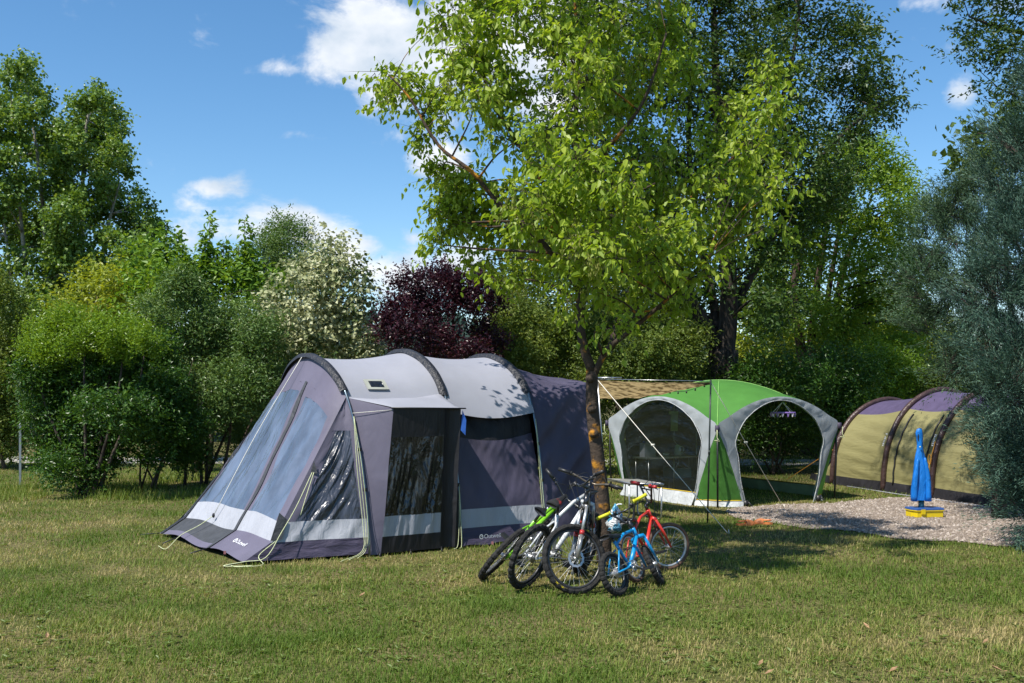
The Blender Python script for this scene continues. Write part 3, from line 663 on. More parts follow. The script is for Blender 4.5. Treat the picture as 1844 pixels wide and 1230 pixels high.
M_mulb = mk_leaf('mid_green_leaf', [(0, (0.030, 0.070, 0.010)), (.6, (0.060, 0.120, 0.014)), (1, (0.10, 0.165, 0.022))], trans=.35, gain=2.0, hue=(1.28, 1.15, 1.0))
M_yellowg = mk_leaf('yellow_green_leaf', [(0, (0.070, 0.100, 0.012)), (.6, (0.12, 0.165, 0.018)), (1, (0.18, 0.21, 0.03))], trans=.38, gain=1.75, hue=(1.28, 1.15, 1.0))
M_white_l = mk_leaf('cream_bract_and_leaf', [(0, (0.045, 0.080, 0.020)), (.36, (0.085, 0.125, 0.035)), (.44, (0.34, 0.36, 0.18)), (1, (0.58, 0.57, 0.38))], trans=.25, tcol=(1, 1, .8), gain=1.15)
M_plum = mk_leaf('purple_plum_leaf', [(0, (0.016, 0.006, 0.010)), (.6, (0.038, 0.011, 0.018)), (.9, (0.075, 0.022, 0.030)), (1, (0.12, 0.055, 0.06))], trans=.22, tcol=(1.6, .6, .7), rough=.35, gain=1.1)
M_hedge = mk_leaf('hedge_leaf', [(0, (0.035, 0.062, 0.012)), (.6, (0.075, 0.115, 0.022)), (1, (0.15, 0.185, 0.05))], trans=.34, rough=.5, spec=.3, gain=1.6, hue=(1.2, 1.12, 1.0))
M_cyp = mk_leaf('blue_grey_cypress', [(0, (0.028, 0.062, 0.046)), (.6, (0.060, 0.112, 0.082)), (1, (0.12, 0.180, 0.125))], trans=.12, tcol=(1, 1.1, .8), rough=.6, gain=1.55)
M_cyp2 = mk_leaf('grey_green_cypress', [(0, (0.028, 0.058, 0.032)), (.6, (0.055, 0.098, 0.050)), (1, (0.10, 0.145, 0.070))], trans=.12, tcol=(1, 1.1, .8), rough=.6, gain=1.75)
M_back = mk_leaf('background_leaf', [(0, (0.025, 0.050, 0.012)), (.6, (0.050, 0.085, 0.018)), (1, (0.09, 0.125, 0.03))], trans=.3, gain=1.6, hue=(1.15, 1.1, 1.0))

def small_tree(name, label, cat, Y, cl, mat, leaf, base_u=None, stem_r=.08, nst=1, bark=None, group=None, seed=1, dz=.8, top=None, frac=.7, limb_r=.02, spreadst=.25):
    cs = clump_list(cl, Y, seed, dz)
    bu = base_u if base_u is not None else sum(c[0] for c in cl)/len(cl)
    base = V((bu-CU)*Y/F, Y, 0); zt = max(c[0].z+c[1][2]*.3 for c in cs); rr = random.Random(seed); paths = []
    cx = sum(c[0].x for c in cs)/len(cs)
    for k in range(nst):
        a = base+V(rr.uniform(-1, 1)*spreadst*(nst > 1), rr.uniform(-1, 1)*spreadst*(nst > 1), -.05)
        e = V(cx+rr.uniform(-.4, .4)*(1+nst*.4), Y+rr.uniform(-.4, .4), zt*(.92 if k == 0 else rr.uniform(.5, .85)))
        m1 = a.lerp(e, .35)+V(rr.uniform(-.1, .1), rr.uniform(-.1, .1), 0); m2 = a.lerp(e, .7)+V(rr.uniform(-.15, .15), rr.uniform(-.15, .15), 0)
        paths.append(([a, m1, m2, e], stem_r, stem_r*.2))
    return plant(name, label, cat, base, paths, cs, leaf, mat, bark or M_bark, group, seed=seed, frac=frac, limb_r=limb_r)

def build_central_tree():
    Y = 11.5
    base = V((1088-CU)*Y/F, Y, -.04)
    pp = lambda u, v, dy=0: P(u, v, Y+dy)
    fork = pp(1066, 668)
    main = [base, pp(1086, 920), pp(1077, 830), pp(1067, 740), fork]
    paths = [(main, .088, .066),
             ([fork, pp(1048, 610, .02), pp(1043, 520, .05), pp(1040, 400), pp(1036, 250, .05), pp(1040, 100, .1), pp(1030, -80, 0)], .056, .016),
             ([fork+V(.02, 0, -.05), pp(1092, 632, -.1), pp(1130, 600, -.25), pp(1200, 540, -.5), pp(1270, 470, -.6)], .040, .012),
             ([pp(1098, 628, -.1), pp(1120, 560, .3), pp(1180, 430, .7), pp(1260, 340, .9), pp(1340, 260, 1.0), pp(1395, 160, 1.0)], .035, .010),
             ([pp(1043, 520, .05), pp(980, 440, -.3), pp(905, 375, -.5), pp(850, 310, -.6), pp(790, 262, -.5), pp(740, 180, -.4), pp(700, 135, -.4)], .036, .008),
             ([pp(1040, 420), pp(985, 340, .4), pp(935, 260, .5), pp(890, 190, .5), pp(860, 90, .5), pp(855, -20, .5)], .034, .010),
             ([pp(1038, 330), pp(1100, 260, -.4), pp(1160, 180, -.6), pp(1200, 60, -.7)], .03, .010),
             ([pp(1042, 470), pp(1000, 420, -.9), pp(930, 400, -1.2), pp(850, 400, -1.2)], .025, .008),
             ([pp(1041, 450), pp(1090, 380, -1.0), pp(1180, 330, -1.3)], .025, .008)]
    cl = [(700, 135, 32, 22), (738, 168, 42, 28), (692, 165, 24, 20), (785, 210, 42, 38), (752, 245, 26, 18), (792, 170, 26, 22),
          (800, 35, 32, 32), (850, 20, 55, 40), (830, 92, 46, 36), (880, 112, 52, 40), (812, 128, 32, 22), (930, 55, 55, 46),
          (855, 172, 52, 38), (925, 175, 52, 42), (885, 238, 38, 24), (955, 240, 42, 34),
          (798, 312, 34, 24, .5), (832, 342, 44, 32, .6), (798, 390, 32, 36, .7), (788, 440, 20, 32, .8), (850, 410, 52, 40, .8), (905, 358, 52, 42, .6), (840, 380, 44, 36, 1.0), (815, 340, 36, 30, .9),
          (935, 430, 62, 48), (862, 470, 40, 22), (925, 500, 50, 30),
          (1000, 300, 60, 50), (1060, 250, 52, 44), (1040, 370, 70, 52), (1000, 450, 62, 44), (1100, 430, 70, 52), (1060, 520, 52, 32),
          (1010, 40, 52, 52), (1040, 130, 52, 44), (1100, 60, 52, 52), (1150, 130, 52, 52), (1190, 50, 52, 52), (1100, 200, 52, 44), (1220, 150, 34, 50),
          (1170, 280, 52, 44), (1160, 370, 62, 44), (1250, 330, 52, 44), (1230, 430, 62, 44), (1310, 200, 30, 30), (1300, 260, 44, 38), (1320, 320, 44, 34),
          (1390, 150, 34, 30), (1382, 212, 44, 38), (1350, 280, 38, 34), (1420, 280, 26, 20), (1410, 330, 30, 22), (1350, 370, 36, 34), (1390, 410, 30, 18), (1310, 420, 46, 36),
          (1130, 530, 52, 28), (1200, 500, 52, 28), (1180, 560, 40, 22), (1108, 592, 34, 18), (1270, 490, 42, 26), (1232, 540, 30, 18),
          (1040, 310, 60, 50, -1.7), (960, 380, 60, 50, -1.6), (1120, 350, 60, 50, -1.7), (1060, 450, 60, 44, -1.8), (1180, 440, 52, 40, -1.5),
          (900, -50, 90, 60), (1050, -70, 100, 70), (1180, -50, 80, 60), (990, -160, 100, 70), (1100, -170, 90, 70)]
    cs = clump_list(cl, Y, 11, 1.25)
    root = thing('box_elder_tree', (base.x, base.y, 0), 'lime green broadleaf tree with orange lichen on its trunk, bicycles leaning round its foot', 'tree')
    mb = MB(); sk = stems(mb, paths, 10); limbs(mb, cs, sk[20:], .012, 3, 1.0)
    for z, a in ((1.72, 1.2), (1.45, 2.8), (2.05, 0.6)):
        c = base+V(-.12+(z-1.45)*-.06, -.06, z); mb.ell(c, (.055, .06, .05), 8, 6)     # knots
    mb.build('trunk', M_barklichen, root)
    leaf = dict(L=.084, Wd=.046, cover=1.7, twig=.26, m=6, droop=.75, out=.75, up=.15, fwd=.45, spread=.6, jit=.35, shell=.42, ragged=.5, nup=.65)
    fr = leaf_frames(cs, seed=21, **leaf); p, d, n, L, r, tw = fr
    # the leaves that show largest are parts of their own
    face = np.abs(n[:, 1])*1.2-p[:, 1]*.5+np.where(p[:, 2] < 6.9, 0, -9)+np.random.default_rng(5).random(len(p))*.5
    idx = np.argsort(-face)[:300]; keep = np.ones(len(p), bool); keep[idx] = False
    leaf_mesh('crown', (p[keep], d[keep], n[keep], L[keep], r[keep], None), leaf['Wd']/leaf['L'], M_lime, root, 6, 'stuff')
    mes = []
    for k in range(6):
        me = bpy.data.meshes.new('leaf'); T_ = LEAF6*np.array([1, leaf['Wd']/leaf['L'], .8]); me.from_pydata([tuple(x) for x in T_], [], [tuple(TRI6[i:i+3]) for i in range(0, 12, 3)])
        at = me.attributes.new('rnd', 'FLOAT', 'POINT'); at.data.foreach_set('value', np.full(6, (k+.5)/6, dtype=np.float32)); me.materials.append(M_lime); mes.append(me)
    for i in idx:
        o = bpy.data.objects.new('leaf', mes[int(r[i]*5.99)]); col.objects.link(o); o.parent = root; s = np.cross(n[i], d[i])
        Mx = Matrix(((d[i][0], s[0], n[i][0]), (d[i][1], s[1], n[i][1]), (d[i][2], s[2], n[i][2]))).to_4x4()
        o.matrix_local = Matrix.Translation(Vector(p[i])-ORG[root]) @ Mx @ Matrix.Scale(float(L[i]), 4)
    twig_mesh('twigs', tw, .004, M_bark, root)['kind'] = 'stuff'
    sc = [cs[i] for i in range(0, len(cs), 2)]
    fs = leaf_frames(sc, L=.042, Wd=.013, cover=.16, twig=.16, m=12, droop=1.5, out=.1, up=-.9, fwd=.5, spread=.5, jit=.4, shell=.5, seed=5)
    leaf_mesh('seed_clusters', fs, .32, M_seed, root, 4, 'stuff')
build_central_tree()

def build_plants():
    # ---- far left poplars
    lp = dict(L=.135, Wd=.115, cover=4.3, twig=.5, m=7, droop=.35, out=.5, up=.75, fwd=.4, spread=.8, jit=.5, shell=.4, ragged=.5, nup=.35)
    Y = 38
    for nm, lab, bu, cl, seed, stems_ in (
        ('poplar_tree', 'tall poplar with its narrow top highest of all at the left edge', 60,
         fill([(42, 116), (62, 150), (82, 190), (95, 250), (108, 310), (128, 390), (145, 480), (150, 610), (-60, 620), (-60, 230), (0, 210), (12, 160), (28, 140)], 34, 30, 1), 31,
         [[(90, 870), (92, 600), (85, 480), (70, 300), (42, 120)], [(60, 870), (60, 640), (40, 420), (20, 200)], [(40, 870), (30, 600), (5, 380)]]),
        ('poplar_tree', 'broad poplar with a pointed top and pale bare stems, right of the tallest poplar', 165,
         fill([(170, 164), (188, 200), (206, 240), (220, 300), (240, 350), (262, 378), (284, 396), (272, 430), (268, 480), (280, 560), (250, 620), (90, 620), (105, 450), (118, 310), (136, 240), (154, 205)], 34, 30, 2), 32,
         [[(110, 870), (98, 600), (85, 470), (80, 380)], [(150, 870), (152, 560), (148, 420), (152, 260), (168, 160)], [(165, 870), (168, 600), (190, 430), (215, 330)], [(180, 870), (190, 600), (240, 430)]])):
        cs = clump_list(cl, Y, seed, 2.2)
        plant(nm, lab, 'tree', V((bu-CU)*Y/F, Y, 0), [([P(u, v, Y-.5) if i else V((u-CU)*Y/F, Y, -.1) for i, (u, v) in enumerate(pt)], .13, .03) for pt in stems_], cs, lp, M_poplar, M_barkpale, 'poplars at the left edge', seed=seed, frac=.9, limb_r=.05)
    # ---- left middle: shrubs and small trees behind the tent
    lf = lambda L, w, cover=3.0, **k: dict(dict(L=L, Wd=L*w, cover=cover, twig=L*4.0, m=7, droop=.25, out=.6, up=.5, fwd=.5, spread=.8, jit=.4, shell=.36, ragged=.42, nup=.6), **k)
    shoot = dict(droop=.15, out=.15, up=1.3, m=9, twig=.75)
    small_tree('mulberry_tree', 'leafy green tree with upright shoots against the clouds, left of the cream blossomed tree', 'tree', 24,
               fill([(270, 470), (330, 480), (350, 510), (440, 495), (490, 510), (490, 600), (460, 650), (270, 650), (240, 560)], 40, 36, 3), M_mulb, lf(.15, .55, 1.9), seed=41, nst=3, stem_r=.07)
    mr = bpy.data.objects['mulberry_tree']; Ym = 24
    for k, (u, v0, v1, w) in enumerate(((300, 412, 500, 13), (318, 425, 500, 15), (378, 392, 500, 12), (368, 440, 510, 14), (402, 440, 500, 12), (440, 402, 500, 12), (430, 450, 510, 15), (284, 450, 520, 13), (455, 470, 520, 13), (345, 470, 520, 14))):
        nn = 6; cs = clump_list([(u+(4 if k % 2 else -3)*j*.5, v0+(v1-v0)*j/nn, w*(.35+.65*j/nn), 11, 0) for j in range(nn+1)], Ym)
        leaf_mesh('shoot', leaf_frames(cs, seed=400+k, **lf(.15, .55, 3.0, droop=.35, out=.8, up=.25, m=3, twig=.14, sub=0)), .55, M_mulb, mr)
        mb = MB(); mb.tube([P(u, v0-6, Ym), P(u, (v0+v1)/2, Ym), P(u, v1+20, Ym)], [.006, .012, .02], 5); mb.build('shoot_stem', M_bark, mr)
    small_tree('elm_bush', 'yellowish green bush in front of the poplars', 'bush', 27, [(175, 520, 44, 34), (215, 545, 48, 44), (250, 520, 36, 34), (150, 570, 50, 40), (225, 600, 60, 44)], M_yellowg, lf(.13, .55), seed=42, nst=3, stem_r=.06)
    small_tree('hazel_bush', 'tall olive green bush cut by the left edge of the picture', 'bush', 25, [(10, 560, 40, 50), (30, 640, 44, 60), (0, 700, 40, 60), (28, 760, 30, 50), (-40, 640, 60, 90), (-30, 780, 60, 70)], M_hedge, lf(.10, .5), seed=43, nst=4, stem_r=.05)
    small_tree('tamarisk_tree', 'feathery grey green treetop beside the cream blossomed tree', 'tree', 30, [(505, 420, 26, 24), (535, 430, 24, 24), (485, 440, 22, 24), (515, 465, 44, 36), (470, 490, 44, 44), (550, 480, 34, 36), (510, 530, 60, 50)], M_greyg, lf(.11, .3, 2.4), seed=44, nst=2)
    small_tree('silver_lime_tree', 'rounded tree covered in cream white bracts left of the purple tree', 'tree', 22,
               [(592, 445, 24, 26), (575, 480, 38, 30), (620, 480, 32, 28), (545, 510, 44, 34), (600, 520, 50, 34), (650, 520, 28, 34), (510, 550, 44, 36), (570, 560, 50, 40), (635, 565, 44, 40), (495, 600, 40, 36), (550, 610, 54, 36), (610, 615, 54, 36), (660, 610, 34, 36), (520, 650, 50, 36), (600, 660, 60, 36), (670, 650, 40, 36)], M_white_l, lf(.105, .75, 2.6, up=.2, droop=.5, tuft=.62), seed=45, nst=2, dz=1.2)
    small_tree('purple_plum_tree', 'dark purple leaved plum tree behind the middle of the tent', 'tree', 20.5,
               [(790, 505, 44, 28), (745, 525, 38, 30), (830, 515, 38, 28), (868, 510, 28, 22), (715, 560, 34, 32), (765, 560, 50, 36), (825, 560, 50, 36), (875, 555, 34, 34), (700, 590, 24, 26), (740, 610, 50, 36), (800, 615, 56, 36), (860, 610, 46, 36), (780, 650, 70, 30), (860, 650, 46, 26)], M_plum, lf(.068, .6, 3.2, up=.7), seed=46, nst=3, dz=1.2)
    small_tree('willowy_shrub', 'tall grey green shrub rising over the sloping front of the tent', 'shrub', 21,
               [(290, 560, 40, 40), (340, 540, 44, 40), (400, 580, 50, 44), (300, 620, 50, 50), (370, 640, 56, 50), (440, 640, 48, 56), (470, 600, 40, 40), (320, 700, 56, 50), (400, 710, 60, 56), (470, 700, 50, 56), (340, 780, 56, 50), (420, 780, 56, 50), (500, 680, 44, 50), (350, 830, 40, 34)], M_greyg, lf(.085, .36, 2.8), seed=47, nst=6, stem_r=.035, spreadst=.5, dz=.9)
    small_tree('privet_shrub', 'dark glossy shrub standing on several stems behind the tent front', 'shrub', 19.6,
               [(265, 640, 40, 44), (290, 700, 44, 50), (265, 770, 40, 40), (330, 760, 44, 50), (340, 820, 34, 30), (285, 820, 34, 24)], M_shrub, lf(.07, .5, 3.6), base_u=268, seed=48, nst=6, stem_r=.022, spreadst=.16, dz=.6)
    # the round shrub in front: dark glossy body under fresh bright shoots
    Y = 18.8
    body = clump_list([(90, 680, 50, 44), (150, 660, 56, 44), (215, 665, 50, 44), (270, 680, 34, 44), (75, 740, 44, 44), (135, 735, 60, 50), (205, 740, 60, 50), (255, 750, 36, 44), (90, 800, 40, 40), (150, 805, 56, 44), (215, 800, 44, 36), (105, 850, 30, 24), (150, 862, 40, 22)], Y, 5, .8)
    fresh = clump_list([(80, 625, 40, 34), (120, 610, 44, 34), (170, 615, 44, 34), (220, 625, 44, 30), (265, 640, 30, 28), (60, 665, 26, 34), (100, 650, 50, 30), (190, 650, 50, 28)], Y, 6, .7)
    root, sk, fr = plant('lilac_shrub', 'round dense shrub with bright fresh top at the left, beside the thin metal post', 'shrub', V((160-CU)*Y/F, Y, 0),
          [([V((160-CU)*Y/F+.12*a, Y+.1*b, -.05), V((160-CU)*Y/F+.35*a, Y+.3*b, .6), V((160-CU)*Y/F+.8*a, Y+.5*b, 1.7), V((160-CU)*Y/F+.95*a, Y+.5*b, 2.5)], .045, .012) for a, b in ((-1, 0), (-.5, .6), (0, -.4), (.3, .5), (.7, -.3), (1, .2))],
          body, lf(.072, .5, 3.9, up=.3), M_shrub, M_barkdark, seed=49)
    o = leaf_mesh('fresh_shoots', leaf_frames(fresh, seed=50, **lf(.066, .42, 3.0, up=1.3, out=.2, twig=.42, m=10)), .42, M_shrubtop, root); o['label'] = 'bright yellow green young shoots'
    # ---- centre: hedge behind the tent and the tarp, trees behind it
    hg = 'hedge bushes behind the tents'
    for k, (u, cl) in enumerate(((930, [(905, 600, 40, 40), (950, 590, 44, 40), (930, 640, 50, 40), (890, 650, 40, 36), (960, 680, 44, 40), (900, 720, 60, 50), (930, 790, 60, 50)]),
                                 (1040, [(1000, 600, 44, 44), (1050, 620, 44, 40), (1020, 660, 54, 40), (1070, 680, 40, 40), (1030, 730, 60, 50), (1040, 800, 60, 50)]),
                                 (1150, [(1110, 610, 40, 40), (1150, 630, 50, 40), (1190, 610, 40, 40), (1130, 680, 56, 44), (1190, 680, 44, 44), (1150, 740, 60, 50), (1150, 810, 60, 50)]),
                                 (1245, [(1220, 640, 34, 44), (1250, 620, 34, 40), (1240, 690, 44, 50), (1250, 760, 50, 50), (1240, 820, 50, 44)]))):
        small_tree('hedge_bush', ['light green hedge bush right behind the rear of the purple tent', 'light green hedge bush behind the lime tree trunk', 'light green hedge bush above the brown camouflage cloth', 'light green hedge bush at the foot of the big dark trunk'][k], 'bush', 23+.4*(k % 2), cl, M_hedge, lf(.085, .48, 3.4), base_u=u, group=hg, seed=60+k, nst=4, stem_r=.03)
    bg = 'trees filling the background'
    for k, (Y, lab, cl, mt) in enumerate((
        (33, 'dark background tree filling the gap between plum tree and lime tree', [(930, 520, 50, 44), (980, 560, 50, 50), (950, 600, 60, 40), (1000, 500, 40, 40), (900, 560, 30, 40)], M_back),
        (31, 'shady background tree behind the lime tree fork', [(1080, 540, 60, 50), (1130, 500, 50, 50), (1160, 570, 60, 50), (1090, 600, 60, 40), (1210, 540, 50, 50), (1200, 600, 50, 40), (1060, 460, 40, 44)], M_back),
        (36, 'pale green background tree right of the big dark trunk', [(1370, 560, 60, 50), (1350, 620, 60, 50), (1420, 620, 60, 50), (1400, 680, 70, 44), (1340, 690, 50, 40)], M_yellowg),
        (37, 'yellowish background tree between the twin dark trunks and the cypress', [(1560, 560, 60, 50), (1610, 600, 60, 60), (1560, 640, 60, 50), (1640, 660, 60, 60), (1530, 690, 60, 44), (1680, 620, 50, 60), (1700, 700, 60, 50)], M_yellowg),
        (44, 'low dark tree line seen through the stems at the left', [(-40, 700, 80, 60), (60, 690, 80, 60), (160, 690, 80, 60), (260, 700, 80, 60), (360, 690, 80, 60), (460, 700, 80, 60), (560, 690, 80, 60), (660, 680, 80, 60), (0, 770, 80, 50), (120, 770, 80, 50), (240, 770, 80, 50), (360, 770, 80, 50), (480, 770, 80, 50)], M_back),
        (46, 'low dark tree line seen past the gazebo at the right', [(900, 690, 80, 60), (1040, 690, 80, 60), (1180, 690, 80, 60), (1300, 690, 80, 60), (1440, 690, 80, 60), (1580, 690, 80, 60), (1720, 690, 80, 60), (1860, 690, 80, 60), (1300, 760, 80, 44), (1440, 760, 80, 44), (1580, 760, 80, 44), (1720, 760, 80, 44), (1860, 760, 80, 44)], M_back))):
        small_tree('background_tree', lab, 'tree', Y, cl, mt, lf(.24 if Y > 40 else .17, .55, 2.3), group=bg, seed=70+k, nst=5 if Y > 40 else 2, dz=1.5, spreadst=6 if Y > 40 else .3)
    # ---- the big locust with the stout dark trunk
    Y = 24.0
    lo = lf(.125, .48, 2.0, twig=.6, m=12, droop=.35, out=.7, up=.35, shell=.5, ragged=.55)
    cl = fill([(1010, -60), (1490, -60), (1500, 40), (1540, 50), (1585, 95), (1560, 125), (1530, 150), (1575, 165), (1610, 178), (1600, 195), (1560, 205), (1570, 240), (1520, 250), (1545, 290), (1500, 330), (1480, 380), (1440, 430), (1420, 520), (1380, 560), (1220, 570), (1140, 530), (1060, 520), (990, 420), (980, 250), (1000, 100)], 58, 50, 4)
    cs = clump_list(cl, Y, 81, 2.4)
    tb = V((1300-CU)*Y/F, Y, -.1); q = lambda u, v, d=0: P(u, v, Y+d)
    plant('locust_tree', 'big dark green locust tree with a stout furrowed forked trunk behind the green gazebo', 'tree', V(tb.x, tb.y, 0),
          [([tb, q(1301, 780), q(1302, 690), q(1303, 630)], .42, .34), ([q(1303, 640), q(1312, 560), q(1310, 440), q(1300, 300), q(1290, 150), q(1285, 0)], .25, .06),
           ([q(1297, 650), q(1272, 590), q(1240, 540, -.3), q(1180, 460, -.6), q(1120, 360, -.8), q(1080, 240, -.6)], .21, .04), ([q(1305, 600), q(1330, 540, .4), q(1390, 430, .6), q(1450, 320, .4), q(1530, 230, 0), q(1590, 185, 0)], .12, .02),
           ([q(1290, 620), q(1284, 540, .5), q(1255, 400, .8), q(1240, 250, .8), q(1250, 60, .5)], .12, .04), ([q(1305, 420), q(1370, 280), q(1420, 140), q(1440, 20)], .09, .03)],
          cs, lo, M_locust, M_barkdark, seed=82, frac=1.0, limb_r=.03, nstem=12)
    # ---- brighter locusts to the right on several trunks
    Y = 30.0; q = lambda u, v, d=0: P(u, v, Y+d)
    cl = fill([(1500, 300), (1545, 270), (1580, 280), (1600, 310), (1625, 330), (1640, 380), (1650, 440), (1640, 520), (1660, 580), (1640, 640), (1590, 650), (1500, 620), (1420, 600), (1370, 580), (1380, 480), (1440, 400)], 46, 42, 5)
    cs = clump_list(cl, Y, 83, 2.0)
    gx = lambda u: V((u-CU)*Y/F, Y, -.1)
    plant('locust_tree', 'bright green locust trees growing from one cluster of reddish dark trunks', 'tree', gx(1475)+V(0, 0, .1),
          [([gx(1452), q(1450, 690), q(1440, 610), q(1430, 520), q(1450, 420)], .20, .08), ([gx(1470), q(1466, 690), q(1462, 600), q(1480, 460), q(1500, 350)], .16, .06), ([gx(1488), q(1482, 690), q(1484, 590), q(1505, 450), q(1530, 330)], .14, .04),
           ([gx(1502), q(1500, 690), q(1504, 590), q(1520, 480), q(1560, 380)], .22, .05)], cs, lf(.14, .45, 2.9, twig=.6, m=9, shell=.45), M_locust2, mk('reddish_bark', (.050, .030, .024), rough=.95, var=.5, scale=8, bump=.9, bscale=16, stretch=(1, 1, .25)), seed=84, frac=1.0, limb_r=.03)
    # ---- dark bushes behind the gazebo
    for k, (Y, u, lab, cl, mt) in enumerate((
        (23.5, 1400, 'dark green bush seen through the open gazebo', [(1390, 690, 50, 40), (1440, 700, 50, 40), (1380, 740, 50, 40), (1430, 760, 56, 40), (1400, 800, 50, 26), (1350, 720, 40, 50), (1345, 790, 36, 40), (1425, 815, 30, 18)], M_shrub),
        (24.5, 1500, 'dark green bush above the right leg of the gazebo', [(1490, 680, 56, 40), (1540, 700, 50, 44), (1480, 730, 50, 44), (1530, 760, 50, 44), (1500, 800, 50, 30)], M_shrub),
        (26, 1600, 'fresh green bush behind the yellow tent', [(1580, 670, 44, 40), (1560, 710, 44, 40), (1620, 700, 40, 44), (1600, 750, 56, 44), (1560, 790, 50, 40), (1650, 760, 50, 44), (1630, 820, 60, 30)], M_shrubtop),
        (26, 1710, 'shady bush between the yellow tent and the cypress', [(1680, 680, 44, 40), (1730, 700, 44, 50), (1700, 760, 56, 50), (1770, 740, 50, 60), (1740, 820, 60, 44), (1820, 780, 60, 60)], M_back))):
        small_tree('laurel_bush', lab, 'bush', Y, cl, mt, lf(.095, .36, 3.2, up=.8, twig=.5), base_u=u, group='bushes behind the gazebo', seed=90+k, nst=5, stem_r=.03, dz=.8)
    # ---- right: cypresses and the overhanging locust
    fe = lambda cover, L=.062: dict(L=L, Wd=.0105, cover=cover, twig=.50, m=40, droop=0.0, out=.9, up=.45, fwd=1.0, spread=.42, jit=.22, shell=.45, ragged=.5, nup=.3, sub=14, sr=.5, coh=.8, tuft=.5)
    Y = 12.6; q = lambda u, v, d=0: P(u, v, Y+d)
    cl = [(1850, 190, 44, 50), (1815, 270, 44, 44), (1870, 300, 50, 50), (1790, 350, 50, 44), (1840, 390, 56, 50), (1770, 440, 44, 44), (1820, 480, 60, 50), (1880, 480, 50, 60), (1760, 530, 46, 44), (1810, 570, 60, 50), (1870, 600, 60, 60), (1740, 600, 40, 40), (1790, 650, 56, 50), (1850, 690, 60, 56), (1765, 700, 40, 44), (1810, 750, 56, 56), (1870, 790, 60, 60),
          (1780, 800, 40, 44), (1820, 850, 50, 50), (1800, 910, 40, 36), (1850, 920, 50, 50), (1900, 880, 60, 70), (1850, 975, 40, 22), (1900, 960, 50, 30), (1910, 700, 60, 80), (1920, 550, 60, 80), (1910, 400, 60, 80), (1920, 250, 60, 80), (1900, 120, 50, 60)]
    cs = clump_list([(a_+28+(20 if b_ > 600 else 0), b_, c_, d_) for a_, b_, c_, d_ in cl], Y, 101, .7); bx = (1905-CU)*Y/F
    plant('arizona_cypress', 'blue grey feathery cypress in the right foreground, foliage down to the ground', 'tree', V(bx, Y, 0), [([V(bx, Y, -.1), V(bx+.02, Y, 1.5), V(bx, Y+.05, 3.5), V(bx, Y, 5.5), V(bx, Y, 6.6)], .14, .03)], cs, fe(2.1), M_cyp, M_barkdark, seed=102, frac=1.0, limb_r=.02, twigs=.004)
    Y = 15.5
    cl = [(1755, 330, 40, 36), (1710, 370, 40, 40), (1770, 400, 50, 50), (1670, 430, 34, 50), (1720, 450, 50, 50), (1650, 500, 30, 44), (1690, 520, 44, 50), (1750, 520, 50, 50), (1640, 545, 22, 26), (1670, 590, 36, 40), (1725, 590, 50, 50), (1700, 650, 36, 36), (1750, 660, 44, 50), (1770, 740, 44, 60), (1800, 820, 44, 60), (1820, 330, 50, 60)]
    cs = clump_list([(a_+8, b_, c_, d_) for a_, b_, c_, d_ in cl], Y, 103, .7); bx = (1800-CU)*Y/F
    plant('arizona_cypress', 'grey green cypress with upswept branch tips behind the blue grey cypress', 'tree', V(bx, Y, 0), [([V(bx, Y, -.1), V(bx-.05, Y, 1.5), V(bx-.1, Y, 3.2), V(bx-.15, Y, 5.0)], .12, .03)], cs, fe(1.5), M_cyp2, M_barkdark, seed=104, frac=1.0, limb_r=.02, twigs=.004)
    Y = 14.5
    cl = [(1740, 15, 30, 20), (1790, 30, 44, 30), (1745, 65, 30, 22), (1775, 90, 40, 30), (1740, 105, 26, 18), (1790, 140, 44, 34), (1770, 180, 26, 20), (1825, 80, 44, 44), (1840, 190, 44, 50), (1760, 240, 18, 14), (1860, 0, 60, 50), (1900, 100, 60, 80),
          (1700, -80, 60, 40), (1800, -70, 80, 60), (1620, -110, 50, 36), (1500, -140, 50, 36, .6), (1420, -150, 50, 40, .6), (1350, -140, 50, 36, .6), (1385, -190, 50, 36, .6), (1330, -105, 44, 34, 1.2), (1290, -115, 44, 34, 1.6), (1900, -60, 60, 60)]  # leftward clumps above view added to cast leaf shade on the yellow tent
    cs = clump_list(cl, Y, 105, .8); bx = (1990-CU)*Y/F; q = lambda u, v, d=0: P(u, v, Y+d)
    plant('locust_tree', 'dark locust branches hanging into the top right corner', 'tree', V(bx, Y, 0), [([V(bx, Y, -.1), V(bx-.05, Y, 2.5), q(1960, 250), q(1930, 80), q(1900, -80)], .2, .06), ([q(1940, 130), q(1870, 70), q(1800, 50), q(1745, 30)], .05, .012), ([q(1920, 20), q(1800, -70), q(1640, -110), q(1360, -150, .6), q(1290, -115, 1.6)], .06, .02), ([q(1945, 180), q(1880, 190), q(1800, 160)], .04, .012)],
          cs, lf(.075, .42, 1.1, twig=.34, m=14, droop=.3, shell=.5, ragged=.55), M_locust, M_barkdark, seed=106, frac=1.0, limb_r=.012)
    small_tree('maple_tree', 'dark maple foliage showing behind the cypress tops', 'tree', 20, [(1735, 290, 30, 26), (1720, 320, 24, 20), (1765, 270, 26, 26), (1770, 320, 34, 36), (1820, 300, 40, 50), (1850, 250, 40, 60)], M_back, lf(.15, .85, 2.4), base_u=1840, seed=107)
build_plants()
